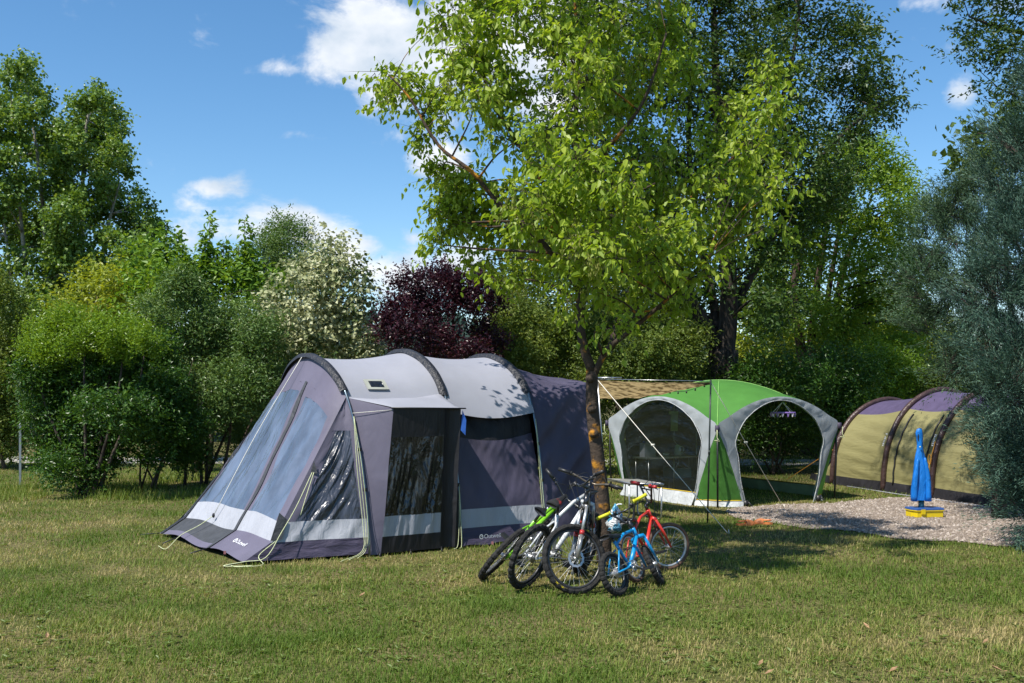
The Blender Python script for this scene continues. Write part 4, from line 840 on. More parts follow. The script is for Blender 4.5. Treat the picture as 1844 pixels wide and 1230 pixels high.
# ------------------------------------------------------------------ gazebo
GE1 = V(math.cos(R(30)), math.sin(R(30)), 0); GE2 = V(-math.sin(R(30)), math.cos(R(30)), 0); G0 = V(3.25, 16.7, 0); GL1, GL2 = 2.7, 3.0
def GZ(x, y, z): return G0+GE1*x+GE2*y+V(0, 0, z)
M_ggreen = mk('gazebo_green_cloth', (0.085, 0.26, 0.045), rough=.55, var=.08, scale=3, wrinkle=.18, wscale=4, trans=.25, bump=.05, bscale=250)
M_ggrey = mk('gazebo_silver_grey_cloth', (0.40, 0.43, 0.45), rough=.5, var=.06, scale=4, wrinkle=.16, wscale=6, stretch=(1, 1, .5), trans=.12)
M_gwhite = mk('gazebo_white_skirt', (0.52, 0.54, 0.55), rough=.5, var=.08, scale=5, wrinkle=.5, wscale=9, trans=.15)
M_gpvc = mk('gazebo_clear_plastic', (0.016, 0.019, 0.018), rough=.10, var=.2, wrinkle=.55, wscale=5, stretch=(1, 1, 2.6), spec=.8, alpha=.58)
M_mesh = mk('insect_mesh', (0.015, 0.018, 0.015), rough=.8, var=.1, alpha=.42, spec=.2)
M_gback = mk('gazebo_shade_back_cloth', (0.045, 0.06, 0.04), rough=.7, var=.2, wrinkle=.3)  # shade of the interior put into the cloth colour
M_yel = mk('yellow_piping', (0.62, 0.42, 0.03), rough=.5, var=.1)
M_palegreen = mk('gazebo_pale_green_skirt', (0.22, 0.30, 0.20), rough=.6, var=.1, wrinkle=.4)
def build_gazebo():
    gz = thing('event_gazebo', GZ(GL1/2, GL2/2, 0), 'green domed gazebo with silver grey arches standing open towards the gravel', 'gazebo')
    ze = lambda k: 1.30+.47*(1-k*k)
    def roof(a, b):
        x, y = 2*a-1, 2*b-1; a_, b_ = 1-x*x, 1-y*y; z = 1.30+.47*(a_**4+b_**4)**.25+.19*(max(0, a_*b_))**.9; return GZ(a*GL1, b*GL2, z)
    MB().grid(roof, 40, 40).build('roof', M_ggreen, gz)
    mb = MB()                                                       # pale seam tapes over the crossed poles
    for s in (0, 1):
        pts = [roof(t/30, (t/30) if s else 1-t/30)+V(0, 0, .006) for t in range(31)]; mb.tube(pts, .008, 5)
    mb.build('roof_seam', mk('green_seam', (.20, .42, .10), rough=.6), gz)
    def face(org, e, L, nrm_, fill, skirt, lab=None):
        f = lambda x, z, o=0: org+e*x+nrm_*o+V(0, 0, z)
        outer = [(.55, 0), (.37, .48), (.17, .95), (0.0, 1.30)]+[(L*k/12, ze(2*k/12-1)) for k in range(1, 12)]+[(L, 1.30), (L-.17, .95), (L-.37, .48), (L-.55, 0)]
        inner = [(.60, 0), (.48, .42), (.43, .80), (.37, 1.06)]+[(.37+(L-.74)*k/12, 1.06+.65*math.sin(math.pi*k/12)**.60) for k in range(1, 12)]+[(L-.37, 1.06), (L-.43, .80), (L-.48, .42), (L-.60, 0)]
        n = len(outer); o3 = [V(x, z, 0) for x, z in outer]; i3 = [V(x, z, 0) for x, z in inner]
        so, si = spline(o3, 3), spline(i3, 3); m = len(so)-1
        mb = MB(); vs = []
        for k in range(m+1):
            for j in range(5):
                p = so[k].lerp(si[k], j/4); vs.append(f(p.x, p.y, .008*math.sin(math.pi*j/4)+.010*math.sin(k*2.1)*math.sin(math.pi*j/4)+.01*math.sin(k*1.3+j)*(j/4)))
        mb.add(vs, [(5*k+j, 5*k+j+1, 5*k+6+j, 5*k+5+j) for k in range(m) for j in range(4)])
        mb.build('arch_panel', M_ggrey, gz)
        mb = MB(); mb.tube([f(p.x, p.y, .012) for p in si], .007, 5); mb.build('arch_edge', M_gwhite, gz)
        zi = lambda x: 1.06+.65*max(0, math.sin(math.pi*min(1, max(0, (x-.37)/(L-.74)))))**.60
        if fill:
            mb = MB(); mb.grid(lambda a, b: f(.39+(L-.78)*a+.18*(1-b)**2*(.5-a)*2*(abs(a-.5)*2)**3, .20+(zi(.39+(L-.78)*a)-.20)*b, -.015+(.02*math.sin(a*9+b*14)+.012*math.sin(b*38+a*9+math.sin(a*5)))*math.sin(math.pi*a)), 40, 60); mb.build(*fill, gz)
        if skirt:
            mb = MB(); mb.grid(lambda a, b: f(.52+(L-1.04)*a, .21*(1-b)+.005, .0+.10*b+.02*math.sin(a*31)*b), 24, 3); mb.build('skirt', skirt, gz)
            mb = MB(); mb.tube([f(.52+(L-1.04)*k/10, .212, .004) for k in range(11)], .008, 5); mb.build('piping', M_yel, gz)
    face(GZ(0, 0, 0), GE1, GL1, -GE2, None, None)
    face(GZ(0, 0, 0), GE2, GL2, -GE1, ('clear_window', M_gpvc), M_gwhite)
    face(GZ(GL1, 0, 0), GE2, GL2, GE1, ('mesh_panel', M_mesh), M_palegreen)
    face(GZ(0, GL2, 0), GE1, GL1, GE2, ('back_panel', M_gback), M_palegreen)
    for (x, y, sx, sy) in ((0, 0, 1, 1), (GL1, 0, -1, 1), (0, GL2, 1, -1), (GL1, GL2, -1, -1)):
        c = GZ(x, y, 1.30); a = GZ(x+sx*.55, y, .10); b = GZ(x, y+sy*.55, .10)
        o_ = (GE1*-sx+GE2*-sy).normalized()
        mb = MB(); mb.grid(lambda u, w: c.lerp(a.lerp(b, u), w)+o_*(.10*math.sin(math.pi*u)*w+.014*math.sin(u*15+w*8)*w), 12, 16); mb.build('corner_panel', M_ggreen, gz)
        mb = MB(); mb.tube([a.lerp(b, u/8)+o_*(.10*math.sin(math.pi*u/8)+.006) for u in range(9)], .009, 5); mb.build('piping', M_yel, gz)
        mb = MB(); mb.grid(lambda u, w: a.lerp(b, u)+o_*(.10*math.sin(math.pi*u)+.05*w+.03*math.sin(u*9)*w)+V(0, 0, -.095*w), 10, 3); mb.build('corner_flap', M_gwhite, gz)
        mb = MB(); pts = [GZ(x+sx*.05, y+sy*.05, .0), GZ(x+sx*.03, y+sy*.03, .7), GZ(x+sx*.03, y+sy*.03, 1.28)]; mb.tube(pts, .016, 8); mb.build('leg_pole', M_dark, gz)
        mb = MB(); mb.box(c+o_*.012+V(0, 0, -.03), (.06, .06, .10)); mb.build('corner_buckle', M_val, gz)
        mb = MB(); g = c+o_*.06+V(0, 0, -.17); mb.tube([g+V(0, 0, .12), g, g+V(.04, 0, -.06), g+V(-.03, 0, -.07), g+V(.03, 0, -.04), g+V(-.04, 0, -.05)], .007, 5); mb.build('guy_rope', M_rope, gz)
    # feet of the two front legs
    for p in (GZ(.58, -.02, 0), GZ(GL1-.50, -.02, 0)):
        mb = MB(); mb.box(p+V(0, 0, .05), (.07, .05, .10)); mb.tube([p+V(.02, 0, .1), p+V(.10, -.06, .0)], .012, 6); mb.build('foot', M_dark, gz)
build_gazebo()

def box_thing(name, label, cat, c, size, mat, rot=0, group=None):
    mb = MB(); mb.box(c, size, Matrix.Rotation(rot, 3, 'Z')); o = mb.build(name, mat, None, smooth=False, origin=(c[0], c[1], c[2]-size[2]/2)); return tag(o, label, cat, group)
def lathe(mb, c, prof, n=16, sx=1, sy=1):
    vs = []; k = len(prof)
    for r, z in prof:
        for i in range(n): q = 2*math.pi*i/n; vs.append(V(c[0]+r*sx*math.cos(q), c[1]+r*sy*math.sin(q), c[2]+z))
    fs = [(j*n+i, j*n+(i+1) % n, (j+1)*n+(i+1) % n, (j+1)*n+i) for j in range(k-1) for i in range(n)]+[tuple(range(n-1, -1, -1)), tuple((k-1)*n+i for i in range(n))]
    return mb.add(vs, fs)
def build_kitchen():
    th = R(30); o = GZ(.32, 2.45, 0); e, n = GE1, GE2; L, D, H = 1.32, .45, .67
    t = thing('camp_kitchen_table', o+e*L/2, 'narrow kitchen table behind the clear window inside the green gazebo', 'table')
    Rz = Matrix.Rotation(th, 3, 'Z')
    mb = MB(); mb.box(o+e*L/2+V(0, 0, H-.015), (L, D, .03), Rz); mb.build('table_top', M_alu, t, smooth=False)
    for a in (.05, L-.05):
        for b in (-.19, .19):
            mb = MB(); mb.tube([o+e*a+n*b, o+e*a+n*b+V(0, 0, H-.03)], .013, 6); mb.build('leg', M_alu, t)
    mb = MB(); mb.tube([o+e*.62+n*-.19+V(0, 0, .35), o+e*.75+n*-.19+V(0, 0, H-.03)], .009, 6); mb.tube([o+e*.62+n*-.19, o+e*.62+n*-.19+V(0, 0, H-.03)], .012, 6); mb.build('brace', M_alu, t)
    M_jug = mk('milky_plastic', (.55, .60, .66), rough=.4, var=.06, trans=.3); M_cream = mk('kettle_cream', (.55, .60, .52), rough=.35, var=.05)
    c = o+e*.17+V(0, 0, H); j = thing('water_canister', c, 'milky white water canister on the gazebo kitchen table', 'canister')
    mb = MB(); mb.box(c+V(0, 0, .125), (.24, .15, .25), Rz); mb.box(c+V(.03, 0, .265), (.16, .03, .03), Rz); mb.build('body', M_jug, j, smooth=False)
    mb = MB(); lathe(mb, c+e*-.08+V(0, 0, .25), [(.03, 0), (.03, .035)]); mb.build('cap', M_blue, j)
    c = o+e*.86+V(0, 0, H); j = thing('kettle', c, 'pale kettle with a loop handle on the gazebo kitchen table', 'kettle')
    mb = MB(); lathe(mb, c, [(.065, 0), (.07, .03), (.06, .12), (.05, .18), (.02, .20)]); mb.build('body', M_cream, j)
    mb = MB(); mb.tube(spline([c+e*.055+V(0, 0, .17), c+e*.12+V(0, 0, .15), c+e*.125+V(0, 0, .07), c+e*.07+V(0, 0, .04)], 5), .011, 6); mb.build('handle', M_cream, j)
    for k, (x, h, r, m, lab) in enumerate(((.36, .15, .035, M_rope, 'lime green bottle beside the white water canister'), (.42, .19, .028, M_dark, 'dark slim bottle on the gazebo kitchen table'), (.60, .05, .09, M_alu, 'flat steel pan on the gazebo kitchen table'))):
        c = o+e*x+n*.05+V(0, 0, H); mb = MB(); lathe(mb, c, [(r, 0), (r, h*.65), (r*.45, h*.8), (r*.45, h)] if h > .1 else [(r*.8, 0), (r, h), (r*.9, h)]); tag(mb.build(['bottle', 'bottle', 'pan'][k], m, None, origin=c), lab, ['bottle', 'bottle', 'pan'][k])
    box_thing('cool_box', 'pale blue storage box under the gazebo kitchen table', 'box', o+e*.85+V(0, 0, .36), (.42, .30, .18), mk('pale_blue_plastic', (.09, .24, .36), rough=.4), th)
    box_thing('storage_crate', 'dark storage crate on the ground under the gazebo kitchen table', 'crate', o+e*.82+V(0, 0, .136), (.60, .36, .268), mk('dark_crate', (.05, .055, .06), rough=.5), th)
    # wall organiser hanging from the frame, and a shelf stand on the right
    c = GZ(1.30, 2.70, 1.48); j = thing('camping_lantern', c, 'pale green lantern hanging under the gazebo roof on a cord', 'lantern')
    mb = MB(); mb.box(c+V(0, 0, -.20), (.13, .06, .34)); mb.box(c+V(-.02, -.03, -.03), (.17, .08, .06)); mb.build('body', mk('lantern_green', (.34, .45, .26), rough=.45), j, smooth=False)
    mb = MB(); mb.tube(spline([c+V(0, 0, -.36), c+V(0, 0, -.55), c+V(.10, -.02, -.68), c+V(.04, -.03, -.80)], 5), .005, 5); mb.tube([c, c+V(0, 0, .24)], .004, 5); mb.build('cord', M_white, j)
    c = GZ(1.95, 2.50, 0); j = thing('pantry_shelf', c, 'narrow folding shelf stand of plain cloth inside the gazebo', 'shelf')
    for z in (.30, .62, .92, 1.12):
        mb = MB(); mb.box(c+V(0, 0, z), (.34, .32, .02), Rz); mb.build('shelf', mk('tan_shelf', (.22, .19, .12), rough=.7), j, smooth=False)
    for a, b in ((-.16, -.15), (.16, -.15), (-.16, .15), (.16, .15)):
        mb = MB(); mb.tube([c+e*a+n*b, c+e*a+n*b+V(0, 0, 1.14)], .01, 6); mb.build('upright', M_alu, j)
build_kitchen()

def build_front_table():
    c = [V(2.18, 15.2, 0), V(1.70, 15.34, 0), V(1.42, 16.1, 0), V(1.90, 15.96, 0)]; z = .52
    t = thing('folding_table', (c[0]+c[2])/2, 'silver folding camping table standing on the grass in front of the gazebo', 'table')
    M_top = mk('table_top_grey', (.40, .40, .37), rough=.35, var=.08, scale=8, metallic=.3)
    mb = MB(); mb.prism([p+V(0, 0, z) for p in c], (0, 0, .012)); mb.build('table_top', M_top, t, smooth=False)
    mb = MB(); mb.tube([p+V(0, 0, z) for p in c]+[c[0]+V(0, 0, z)], .018, 8); mb.build('edge_frame', M_alu, t)
    ce = (c[0]+c[2])/2
    for a, b in ((0, 3), (1, 2)):
        p, q = c[a].lerp(ce, .06), c[b].lerp(ce, .06)
        mb = MB(); mb.tube([p+V(0, 0, z), p+V(0, 0, .06)]+[p+(q-p).normalized()*.05+V(0, 0, .012)]+[q+(p-q).normalized()*.05+V(0, 0, .012), q+V(0, 0, .06), q+V(0, 0, z)], .012, 8); mb.build('leg', M_alu, t)
        m = p.lerp(q, .5)
        mb = MB(); mb.tube([p.lerp(q, .2)+V(0, 0, .2), m.lerp(ce, .5)+V(0, 0, z-.01)], .007, 6); mb.build('brace', M_dark, t)
build_front_table()

def build_tarp():
    b1, b2 = V(1.40, 15.5, 0), G(1274, 942); t1, t2 = P(1076, 684, 15.45), P(1280, 688, 14.95)
    for b, t, lab, m in ((b1, t1, 'thin pale pole behind the tree trunk holding the camouflage cloth', M_alu), (b2, t2, 'thin dark pole in front of the green gazebo corner', mk('dark_steel_pole', (.05, .06, .055), rough=.4, metallic=.6))):
        th_ = thing('tarp_pole', b, lab, 'pole', 'poles of the camouflage cloth')
        mb = MB(); mb.tube([b, b.lerp(t, .5), t+V(0, 0, .03)], .012, 8); mb.build('tube', m, th_)
        mb = MB(); mb.tube([b.lerp(t, .5)+V(0, 0, -.03), b.lerp(t, .5)+V(0, 0, .03)], .016, 8); mb.build('joint', m, th_)
    t3 = V(1.25, 17.4, 1.74)
    M_camo = mk('brown_camouflage_cloth', (.20, .14, .06), rough=.85, var=.3, scale=9, stretch=(1, 1, 1), c2=(.50, .37, .18), trans=.6, bump=.6, bscale=40, thr=(.40, .55))
    def f(a, b):
        p = t1.lerp(t2, a); q = t3.lerp(t2, a); r = p.lerp(q, b)
        return r+V(0, 0, -.07*math.sin(math.pi*a)*(.3+b)-.03*math.sin(math.pi*b)+.012*math.sin(a*33+b*9)*b)
    mb = MB(); mb.grid(f, 36, 10); o = mb.build('camouflage_cloth', M_camo, None, origin=t1); tag(o, 'brown camouflage sun cloth strung between the two poles', 'tarp')
    mb = MB(); mb.tube([t1+V(-.05, 0, .03), t1+V(.35, -.05, .03)], .012, 6); mb.tube([t1+V(.0, 0, .012), t2+V(0, 0, .012)], .005, 5); o = mb.build('ridge_cord', M_alu, None, origin=t1); tag(o, 'thin cord and short bar along the top edge of the camouflage cloth', 'cord')
    for a, e, lab in ((t1, G(1312, 962), 'white guy rope running from the pale pole down across the clear gazebo window'), (t2, G(1412, 915), 'white guy rope running from the dark pole across the open gazebo arch')):
        mb = MB(); mb.tube([a, a.lerp(e, .5)+V(0, 0, -.01), e], .0055, 5); k = a.lerp(e, .45); mb.box(k, (.05, .012, .03)); mb.tube([e+V(0, 0, .06), e+V(.02, .02, -.05)], .006, 5); tag(mb.build('guy_rope', M_whiterope, None, origin=e), lab, 'rope', 'ropes of the camouflage cloth')
    # fairy lights string over the gazebo roof
    mb = MB(); pts = spline([t2+V(0, 0, 0), t2.lerp(V(2.45, 16.9, 1.86), .5)+V(0, 0, -.06), V(2.45, 16.9, 1.86), V(2.2, 17.4, 1.84)], 8); mb.tube(pts, .004, 4)
    for p in pts[2::3]: mb.box(p+V(0, 0, -.02), (.02, .02, .035))
    tag(mb.build('light_string', M_dark, None, origin=pts[0]), 'thin dark string of little lamps over the green gazebo roof', 'light string')
build_tarp()

def build_airer():
    c = P(1410, 743, 17.6); top = P(1409, 724, 17.6); t = thing('peg_airer', c, 'round purple peg airer hanging in the open gazebo arch', 'airer')
    M_pp = mk('purple_plastic', (.26, .16, .48), rough=.4); mb = MB(); mb.tube([c+V(.20*math.cos(a*.393), .15*math.sin(a*.393), 0) for a in range(16)], .014, 6, closed=True); mb.tube([c+V(-.2, 0, 0), c+V(.2, 0, 0)], .01, 6); mb.tube([c+V(0, -.15, 0), c+V(0, .15, 0)], .01, 6); mb.build('ring', M_pp, t)
    mb = MB()
    for a in (.4, 2.0, 3.5, 5.2): mb.tube([c+V(.2*math.cos(a), .15*math.sin(a), 0), top], .005, 4)
    mb.build('strings', M_white, t)
    for k in range(14):
        a = k*.449; p = c+V(.2*math.cos(a), .15*math.sin(a), -.045); mb = MB(); mb.box(p+V(.006, 0, 0), (.008, .016, .06), Matrix.Rotation(.2, 3, 'Y')); mb.box(p+V(-.006, 0, 0), (.008, .016, .06), Matrix.Rotation(-.2, 3, 'Y')); mb.build('peg', M_pp if k % 2 else M_white, t, smooth=False)
build_airer()

# ------------------------------------------------------------------ yellow tunnel tent
def build_yellow_tent():
    B0 = V(6.88, 19.5, 0); ax = V(.30, -.954, 0).normalized(); cr = V(.954, .30, 0).normalized()
    HP = [(0, 0), (.03, .45), (.14, .92), (.40, 1.38), (.80, 1.70), (1.3, 1.84)]
    prof = lambda h: spline([V(t, z*h/1.84, 0) for t, z in HP]+[V(2.6-t, z*h/1.84, 0) for t, z in reversed(HP[:-1])], 6)
    AR = [(-1.6, prof(1.66)), (0.0, prof(1.86)), (1.32, prof(1.88)), (3.2, prof(1.80))]
    t = thing('tunnel_tent', B0+ax*.6+cr*1.3, 'olive yellow tunnel tent with brown beams and purple roof behind the gravel', 'tent')
    pt = lambda A, q, o=0: (lambda p: B0+ax*A[0]+cr*(p.x)+V(0, 0, p.y))(at_param(A[1], q)) if not o else (lambda p, d: B0+ax*A[0]+cr*(p.x-d.y*o)+V(0, 0, p.y+d.x*o))(at_param(A[1], q), (at_param(A[1], q+.01)-at_param(A[1], q-.01)).normalized())
    M_olive = mk('olive_yellow_cloth', (.255, .232, .10), rough=.6, var=.08, scale=2, wrinkle=.35, wscale=4, stretch=(.5, .5, 2.2), trans=.1)
    M_tp = mk('tent_roof_purple', (.085, .065, .13), rough=.6, var=.12, wrinkle=.3)
    M_beam = mk('brown_air_beam', (.060, .033, .030), rough=.38, var=.2, scale=10, wrinkle=.3, wscale=16)
    def skin(i, f, q):
        p = pt(AR[i], q).lerp(pt(AR[i+1], q), f); k = math.sin(math.pi*f); return p+V(0, 0, -.05*k*min(1, p.z))+cr*(.03*k*(1 if q < .5 else -1))+cr*(.012*math.sin(p.z*26+f*5)*k*(q < .5))
    for i in range(3):
        mb = MB(); mb.grid(lambda a, b: skin(i, a, .035+(.33-.035)*b), 12, 26); mb.build('side_wall', M_olive, t)
        mb = MB(); mb.grid(lambda a, b: skin(i, a, .33+.34*b), 12, 16); mb.build('roof_panel', M_tp, t)
        mb = MB(); mb.grid(lambda a, b: skin(i, a, .67+.33*b), 10, 12); mb.build('far_wall', M_olive, t)
        mb = MB(); mb.grid(lambda a, b: skin(i, a, .037*(1-b))+cr*(-.06*b), 12, 3); mb.build('mud_skirt', M_black, t)
    # foot end sloping to the ground
    def foot(a, b):
        q = .0+a; p = pt(AR[0], q); e = B0+ax*-2.75+cr*(.25+2.1*a)+V(0, 0, .12); return p.lerp(e, b)+V(0, 0, -.06*math.sin(math.pi*b)*min(1, p.z))
    MB().grid(lambda a, b: foot(.03+.94*a, b), 30, 12).build('foot_end', M_olive, t)
    MB().grid(lambda a, b: (B0+ax*-1.6+V(0, 0, .16)).lerp(B0+ax*-2.75+cr*.25+V(0, 0, .12), a)*(1)+V(0, 0, -.14*b)-cr*(.05*b), 10, 3).build('mud_skirt', M_black, t)
    MB().grid(lambda a, b: B0+ax*(-2.75-.05*b)+cr*(.25+2.1*a)+V(0, 0, .12-.11*b), 10, 2).build('mud_skirt', M_black, t)
    for i, A in enumerate(AR):
        mb = MB(); mb.tube([pt(A, k/40, .03) for k in range(41)], .052, 10); be = mb.build('air_beam', M_beam, t)
        if i in (1, 2):
            q0 = .165; mb = MB(); rr = random.Random(i)
            for k in range(9):                                      # worn white print on the beam
                c = pt(A, q0+k*.006, .097)-ax*.0; d = (pt(A, q0+.02, .03)-pt(A, q0, .03)).normalized(); w = ax*-1
                if rr.random() < .8: mb.add([c+d*.010+w*.05-cr*.02, c-d*.006+w*.05-cr*.02, c-d*.006+w*rr.uniform(-.01, .02)-cr*.02, c+d*.010+w*rr.uniform(-.01, .02)-cr*.02], [(0, 1, 2, 3)])
            mb.build('beam_print', M_white, be, smooth=False)
    for s in (.24, 1.06):
        mb = MB(); mb.tube([skin(1, s/1.32, .03+.28*k/20)-cr*.02 for k in range(21)], .014, 6); mb.build('door_zip', M_dark, t)
    M_or = mk('orange_cord', (.55, .25, .03), rough=.7)
    a = pt(AR[2], .19, .1); mb = MB(); mb.tube(spline([a, pt(AR[2], .11, .12), pt(AR[2], .05, .12), B0+ax*1.4-cr*.22+V(0, 0, .02)], 5), .007, 5); c = pt(AR[2], .13, .13); mb.tube([c+ax*(.04*math.cos(k*.785))+V(0, 0, .09*math.sin(k*.785)) for k in range(8)], .006, 5, closed=True); mb.build('guy_rope', M_or, t)
    mb = MB(); mb.tube([pt(AR[0], .15, .05), B0+ax*-2.5-cr*.5+V(0, 0, .02)], .006, 5); mb.build('guy_rope', M_or, t)
    mb = MB(); mb.tube([B0+ax*-1.0-cr*.10+V(0, 0, .012), B0+ax*.6-cr*.16+V(0, 0, .012), B0+ax*3.1-cr*.12+V(0, 0, .012)], .012, 5); mb.build('groundsheet_edge', mk('pale_groundsheet', (.32, .33, .36), rough=.5), t)
build_yellow_tent()

def build_small():
    # game box and blue hooded coat on its pole
    c = V(6.10, 15.62, 0); Rz = Matrix.Rotation(R(8), 3, 'Z'); M_y = mk('yellow_plastic', (.70, .52, .01), rough=.35, var=.06); M_bl = mk('blue_lid', (.03, .10, .34), rough=.35, var=.1)
    t = thing('game_box', c, 'yellow box with a blue lid on the gravel, a thin pole rising from it', 'box')
    def rr(w, d, z, k=.05): return [c+Rz @ V(x, y, z) for x, y in ((-w+k, -d), (w-k*.4, -d), (w, -d+k), (w, d-k), (w-k, d), (-w+k, d), (-w, d-k), (-w, -d+k*2))]
    mb = MB(); mb.prism(rr(.235, .15, .015), (0, 0, .105)); mb.build('tub', M_y, t, smooth=False)
    mb = MB(); mb.prism(rr(.245, .16, .1205), (0, 0, .022)); mb.build('lid', M_bl, t, smooth=False)
    mb = MB(); mb.prism(rr(.247, .162, .105), (0, 0, .012)); mb.build('rim', M_y, t, smooth=False)
    mb = MB(); mb.box(c+Rz @ V(-.10, -.158, .095), (.06, .025, .07), Rz); mb.build('clasp', M_y, t, smooth=False)
    pb = c+V(-.03, .03, .14); mb = MB(); mb.tube([pb, pb+V(0, 0, .10)], .045, 8); mb.tube([pb, pb+V(0, 0, 1.12)], .016, 8); mb.build('pole', mk('teal_tube', (.05, .16, .17), rough=.4), t)
    prof = [(1.315, .03, 0), (1.30, .055, -.008), (1.24, .075, -.012), (1.17, .070, -.004), (1.08, .062, 0), (1.0, .068, 0), (.92, .095, 0), (.82, .125, .005), (.68, .152, .01), (.52, .165, .005), (.40, .170, 0), (.30, .172, 0), (.25, .165, 0)]
    mb = MB(); n = 28; vs = []
    for z, r, dx in prof:
        for i in range(n):
            r_ = r*.7; q = 2*math.pi*i/n; f = 1+.10*math.sin(q*5+z*3)*min(1, max(0, 1.15-z)*1.6)+.05*math.sin(q*9+z*9)*(z < .95); vs.append(pb+V(dx-.02+r_*f*math.cos(q), r_*f*.7*math.sin(q), z-.14))
    mb.add(vs, [(j*n+i, j*n+(i+1) % n, (j+1)*n+(i+1) % n, (j+1)*n+i) for j in range(len(prof)-1) for i in range(n)]+[tuple(range(n))])
    o = thing('hooded_coat', pb, 'bright blue hooded coat hanging on the pole above the yellow box', 'coat')
    M_coat = mk('bright_blue_nylon', (.005, .165, .58), rough=.45, var=.12, scale=7, wrinkle=.45, wscale=11, stretch=(1.4, 1.4, .5))
    mb.build('body', M_coat, o)
    mb = MB(); mb.ell(pb+V(-.052, -.022, 1.05), (.010, .014, .075), 10, 8); mb.build('hood_opening', M_dark, o)
    mb = MB(); mb.ell(pb+V(-.04, -.062, .90), (.012, .010, .012), 8, 6); mb.build('toggle', M_rope, o)
    mb = MB(); mb.tube(spline([pb+V(-.12, -.04, .10), pb+V(-.11, -.07, .45), pb+V(-.07, -.06, .72)], 5), [.05, .048, .046, .044, .042, .040, .036, .032, .028, .022, .015], 8); mb.build('sleeve', M_coat, o)
    mb = MB(); mb.tube(spline([pb+V(.08, -.06, .10), pb+V(.07, -.07, .45), pb+V(.03, -.06, .74)], 5), [.05, .048, .046, .044, .042, .040, .036, .032, .028, .022, .015], 8); mb.build('sleeve', M_coat, o)
    # orange clogs
    M_or = mk('orange_rubber', (.62, .20, .06), rough=.5, var=.08)
    for u, v, a, lab in ((1343, 947, 8, 'left orange clog of the pair on the grass'), (1374, 945, 172, 'right orange clog of the pair on the grass')):
        c = G(u, v, .028); Rz = Matrix.Rotation(R(a), 3, 'Z'); s = thing('clog', c, lab, 'shoe', 'pair of orange clogs')
        mb = MB(); lp = [(-.13, .03), (-.10, .045), (0, .038), (.08, .05), (.12, .03), (.12, -.03), (.08, -.05), (0, -.038), (-.10, -.045), (-.13, -.03)]
        mb.prism([c+Rz @ V(x, y, .01) for x, y in lp], (0, 0, .022)); mb.build('sole', M_or, s, smooth=False)
        mb = MB(); vs = []; rows = [(-.005, .040, .052), (.03, .046, .058), (.07, .047, .050), (.10, .040, .036), (.122, .02, .02)]
        for x, w, h in rows:
            for i in range(9): q = math.pi*i/8; vs.append(c+Rz @ V(x, w*math.cos(q), .03+h*math.sin(q)))
        mb.add(vs, [(9*j+i, 9*j+i+1, 9*j+10+i, 9*j+9+i) for j in range(4) for i in range(8)]); mb.build('upper', M_or, s)
        mb = MB(); mb.tube([c+Rz @ V(-.0+.0*i, .045*math.cos(math.pi*i/8), .065)+Rz @ V(-.11*math.sin(math.pi*i/8), 0, 0) for i in range(9)], .009, 6); mb.build('heel_strap', M_or, s)
    # thin metal post
    b = G(37, 876); t = thing('metal_post', b, 'thin galvanised metal post standing left of the round shrub', 'post')
    mb = MB(); mb.prism([b+V(x, y, 0) for x, y in ((-.022, -.02), (.022, -.02), (.022, -.012), (-.014, -.012), (-.014, .02), (-.022, .02))], (0, 0, 1.20)); mb.build('angle_bar', mk('galvanised', (.20, .23, .25), rough=.5, var=.2, metallic=.4), t, smooth=False)
    mb = MB(); mb.prism([b+V(-.02, -.02, 1.20), b+V(.022, -.02, 1.20), b+V(.0, -.02, 1.27)], (0, .035, 0)); mb.build('cap', M_white, t, smooth=False)
    # fallen leaves
    M_fl = mk('dry_leaf', (.30, .18, .09), rough=.8, var=.3, scale=30)
    sp = [(85, 1146), (728, 1168), (1502, 1150), (1609, 1207), (1385, 1212), (1775, 1156), (1795, 1205), (652, 1072), (745, 1120), (1055, 1202), (345, 1208), (1498, 1192), (1370, 1195), (1560, 1128)]
    wh = ['at the far left of the lawn', 'below the middle of the purple tent', 'right of the bicycles on open lawn', 'lowest reddish one right of the bicycles', 'at the bottom edge right of the bicycles', 'near the right edge under the cypress', 'in the bottom right corner', 'just in front of the tent door', 'on bare soil before the tent', 'below the bicycles near the bottom edge', 'bottom left on the lawn', 'beside the reddish leaf', 'left of the reddish leaf', 'on open lawn before the gravel']
    for k, (u, v) in enumerate(sp):
        c = G(u, v, .045); a = random.uniform(0, 6); L = random.uniform(.03, .045); d = V(math.cos(a), math.sin(a), .15); s = V(-math.sin(a), math.cos(a), .1)
        mb = MB(); mb.add([c-d*L, c+s*L*.5+V(0, 0, .012), c+d*L+V(0, 0, .02), c-s*L*.5+V(0, 0, .012), c], [(0, 1, 4), (1, 2, 4), (2, 3, 4), (3, 0, 4)])
        mb.tube([c-d*L, c-d*L*1.5+V(0, 0, .01)], .0025, 4); tag(mb.build('fallen_leaf', M_fl, None, smooth=False, origin=c), 'dry brown fallen leaf '+wh[k], 'leaf', 'fallen leaves on the lawn')
build_small()
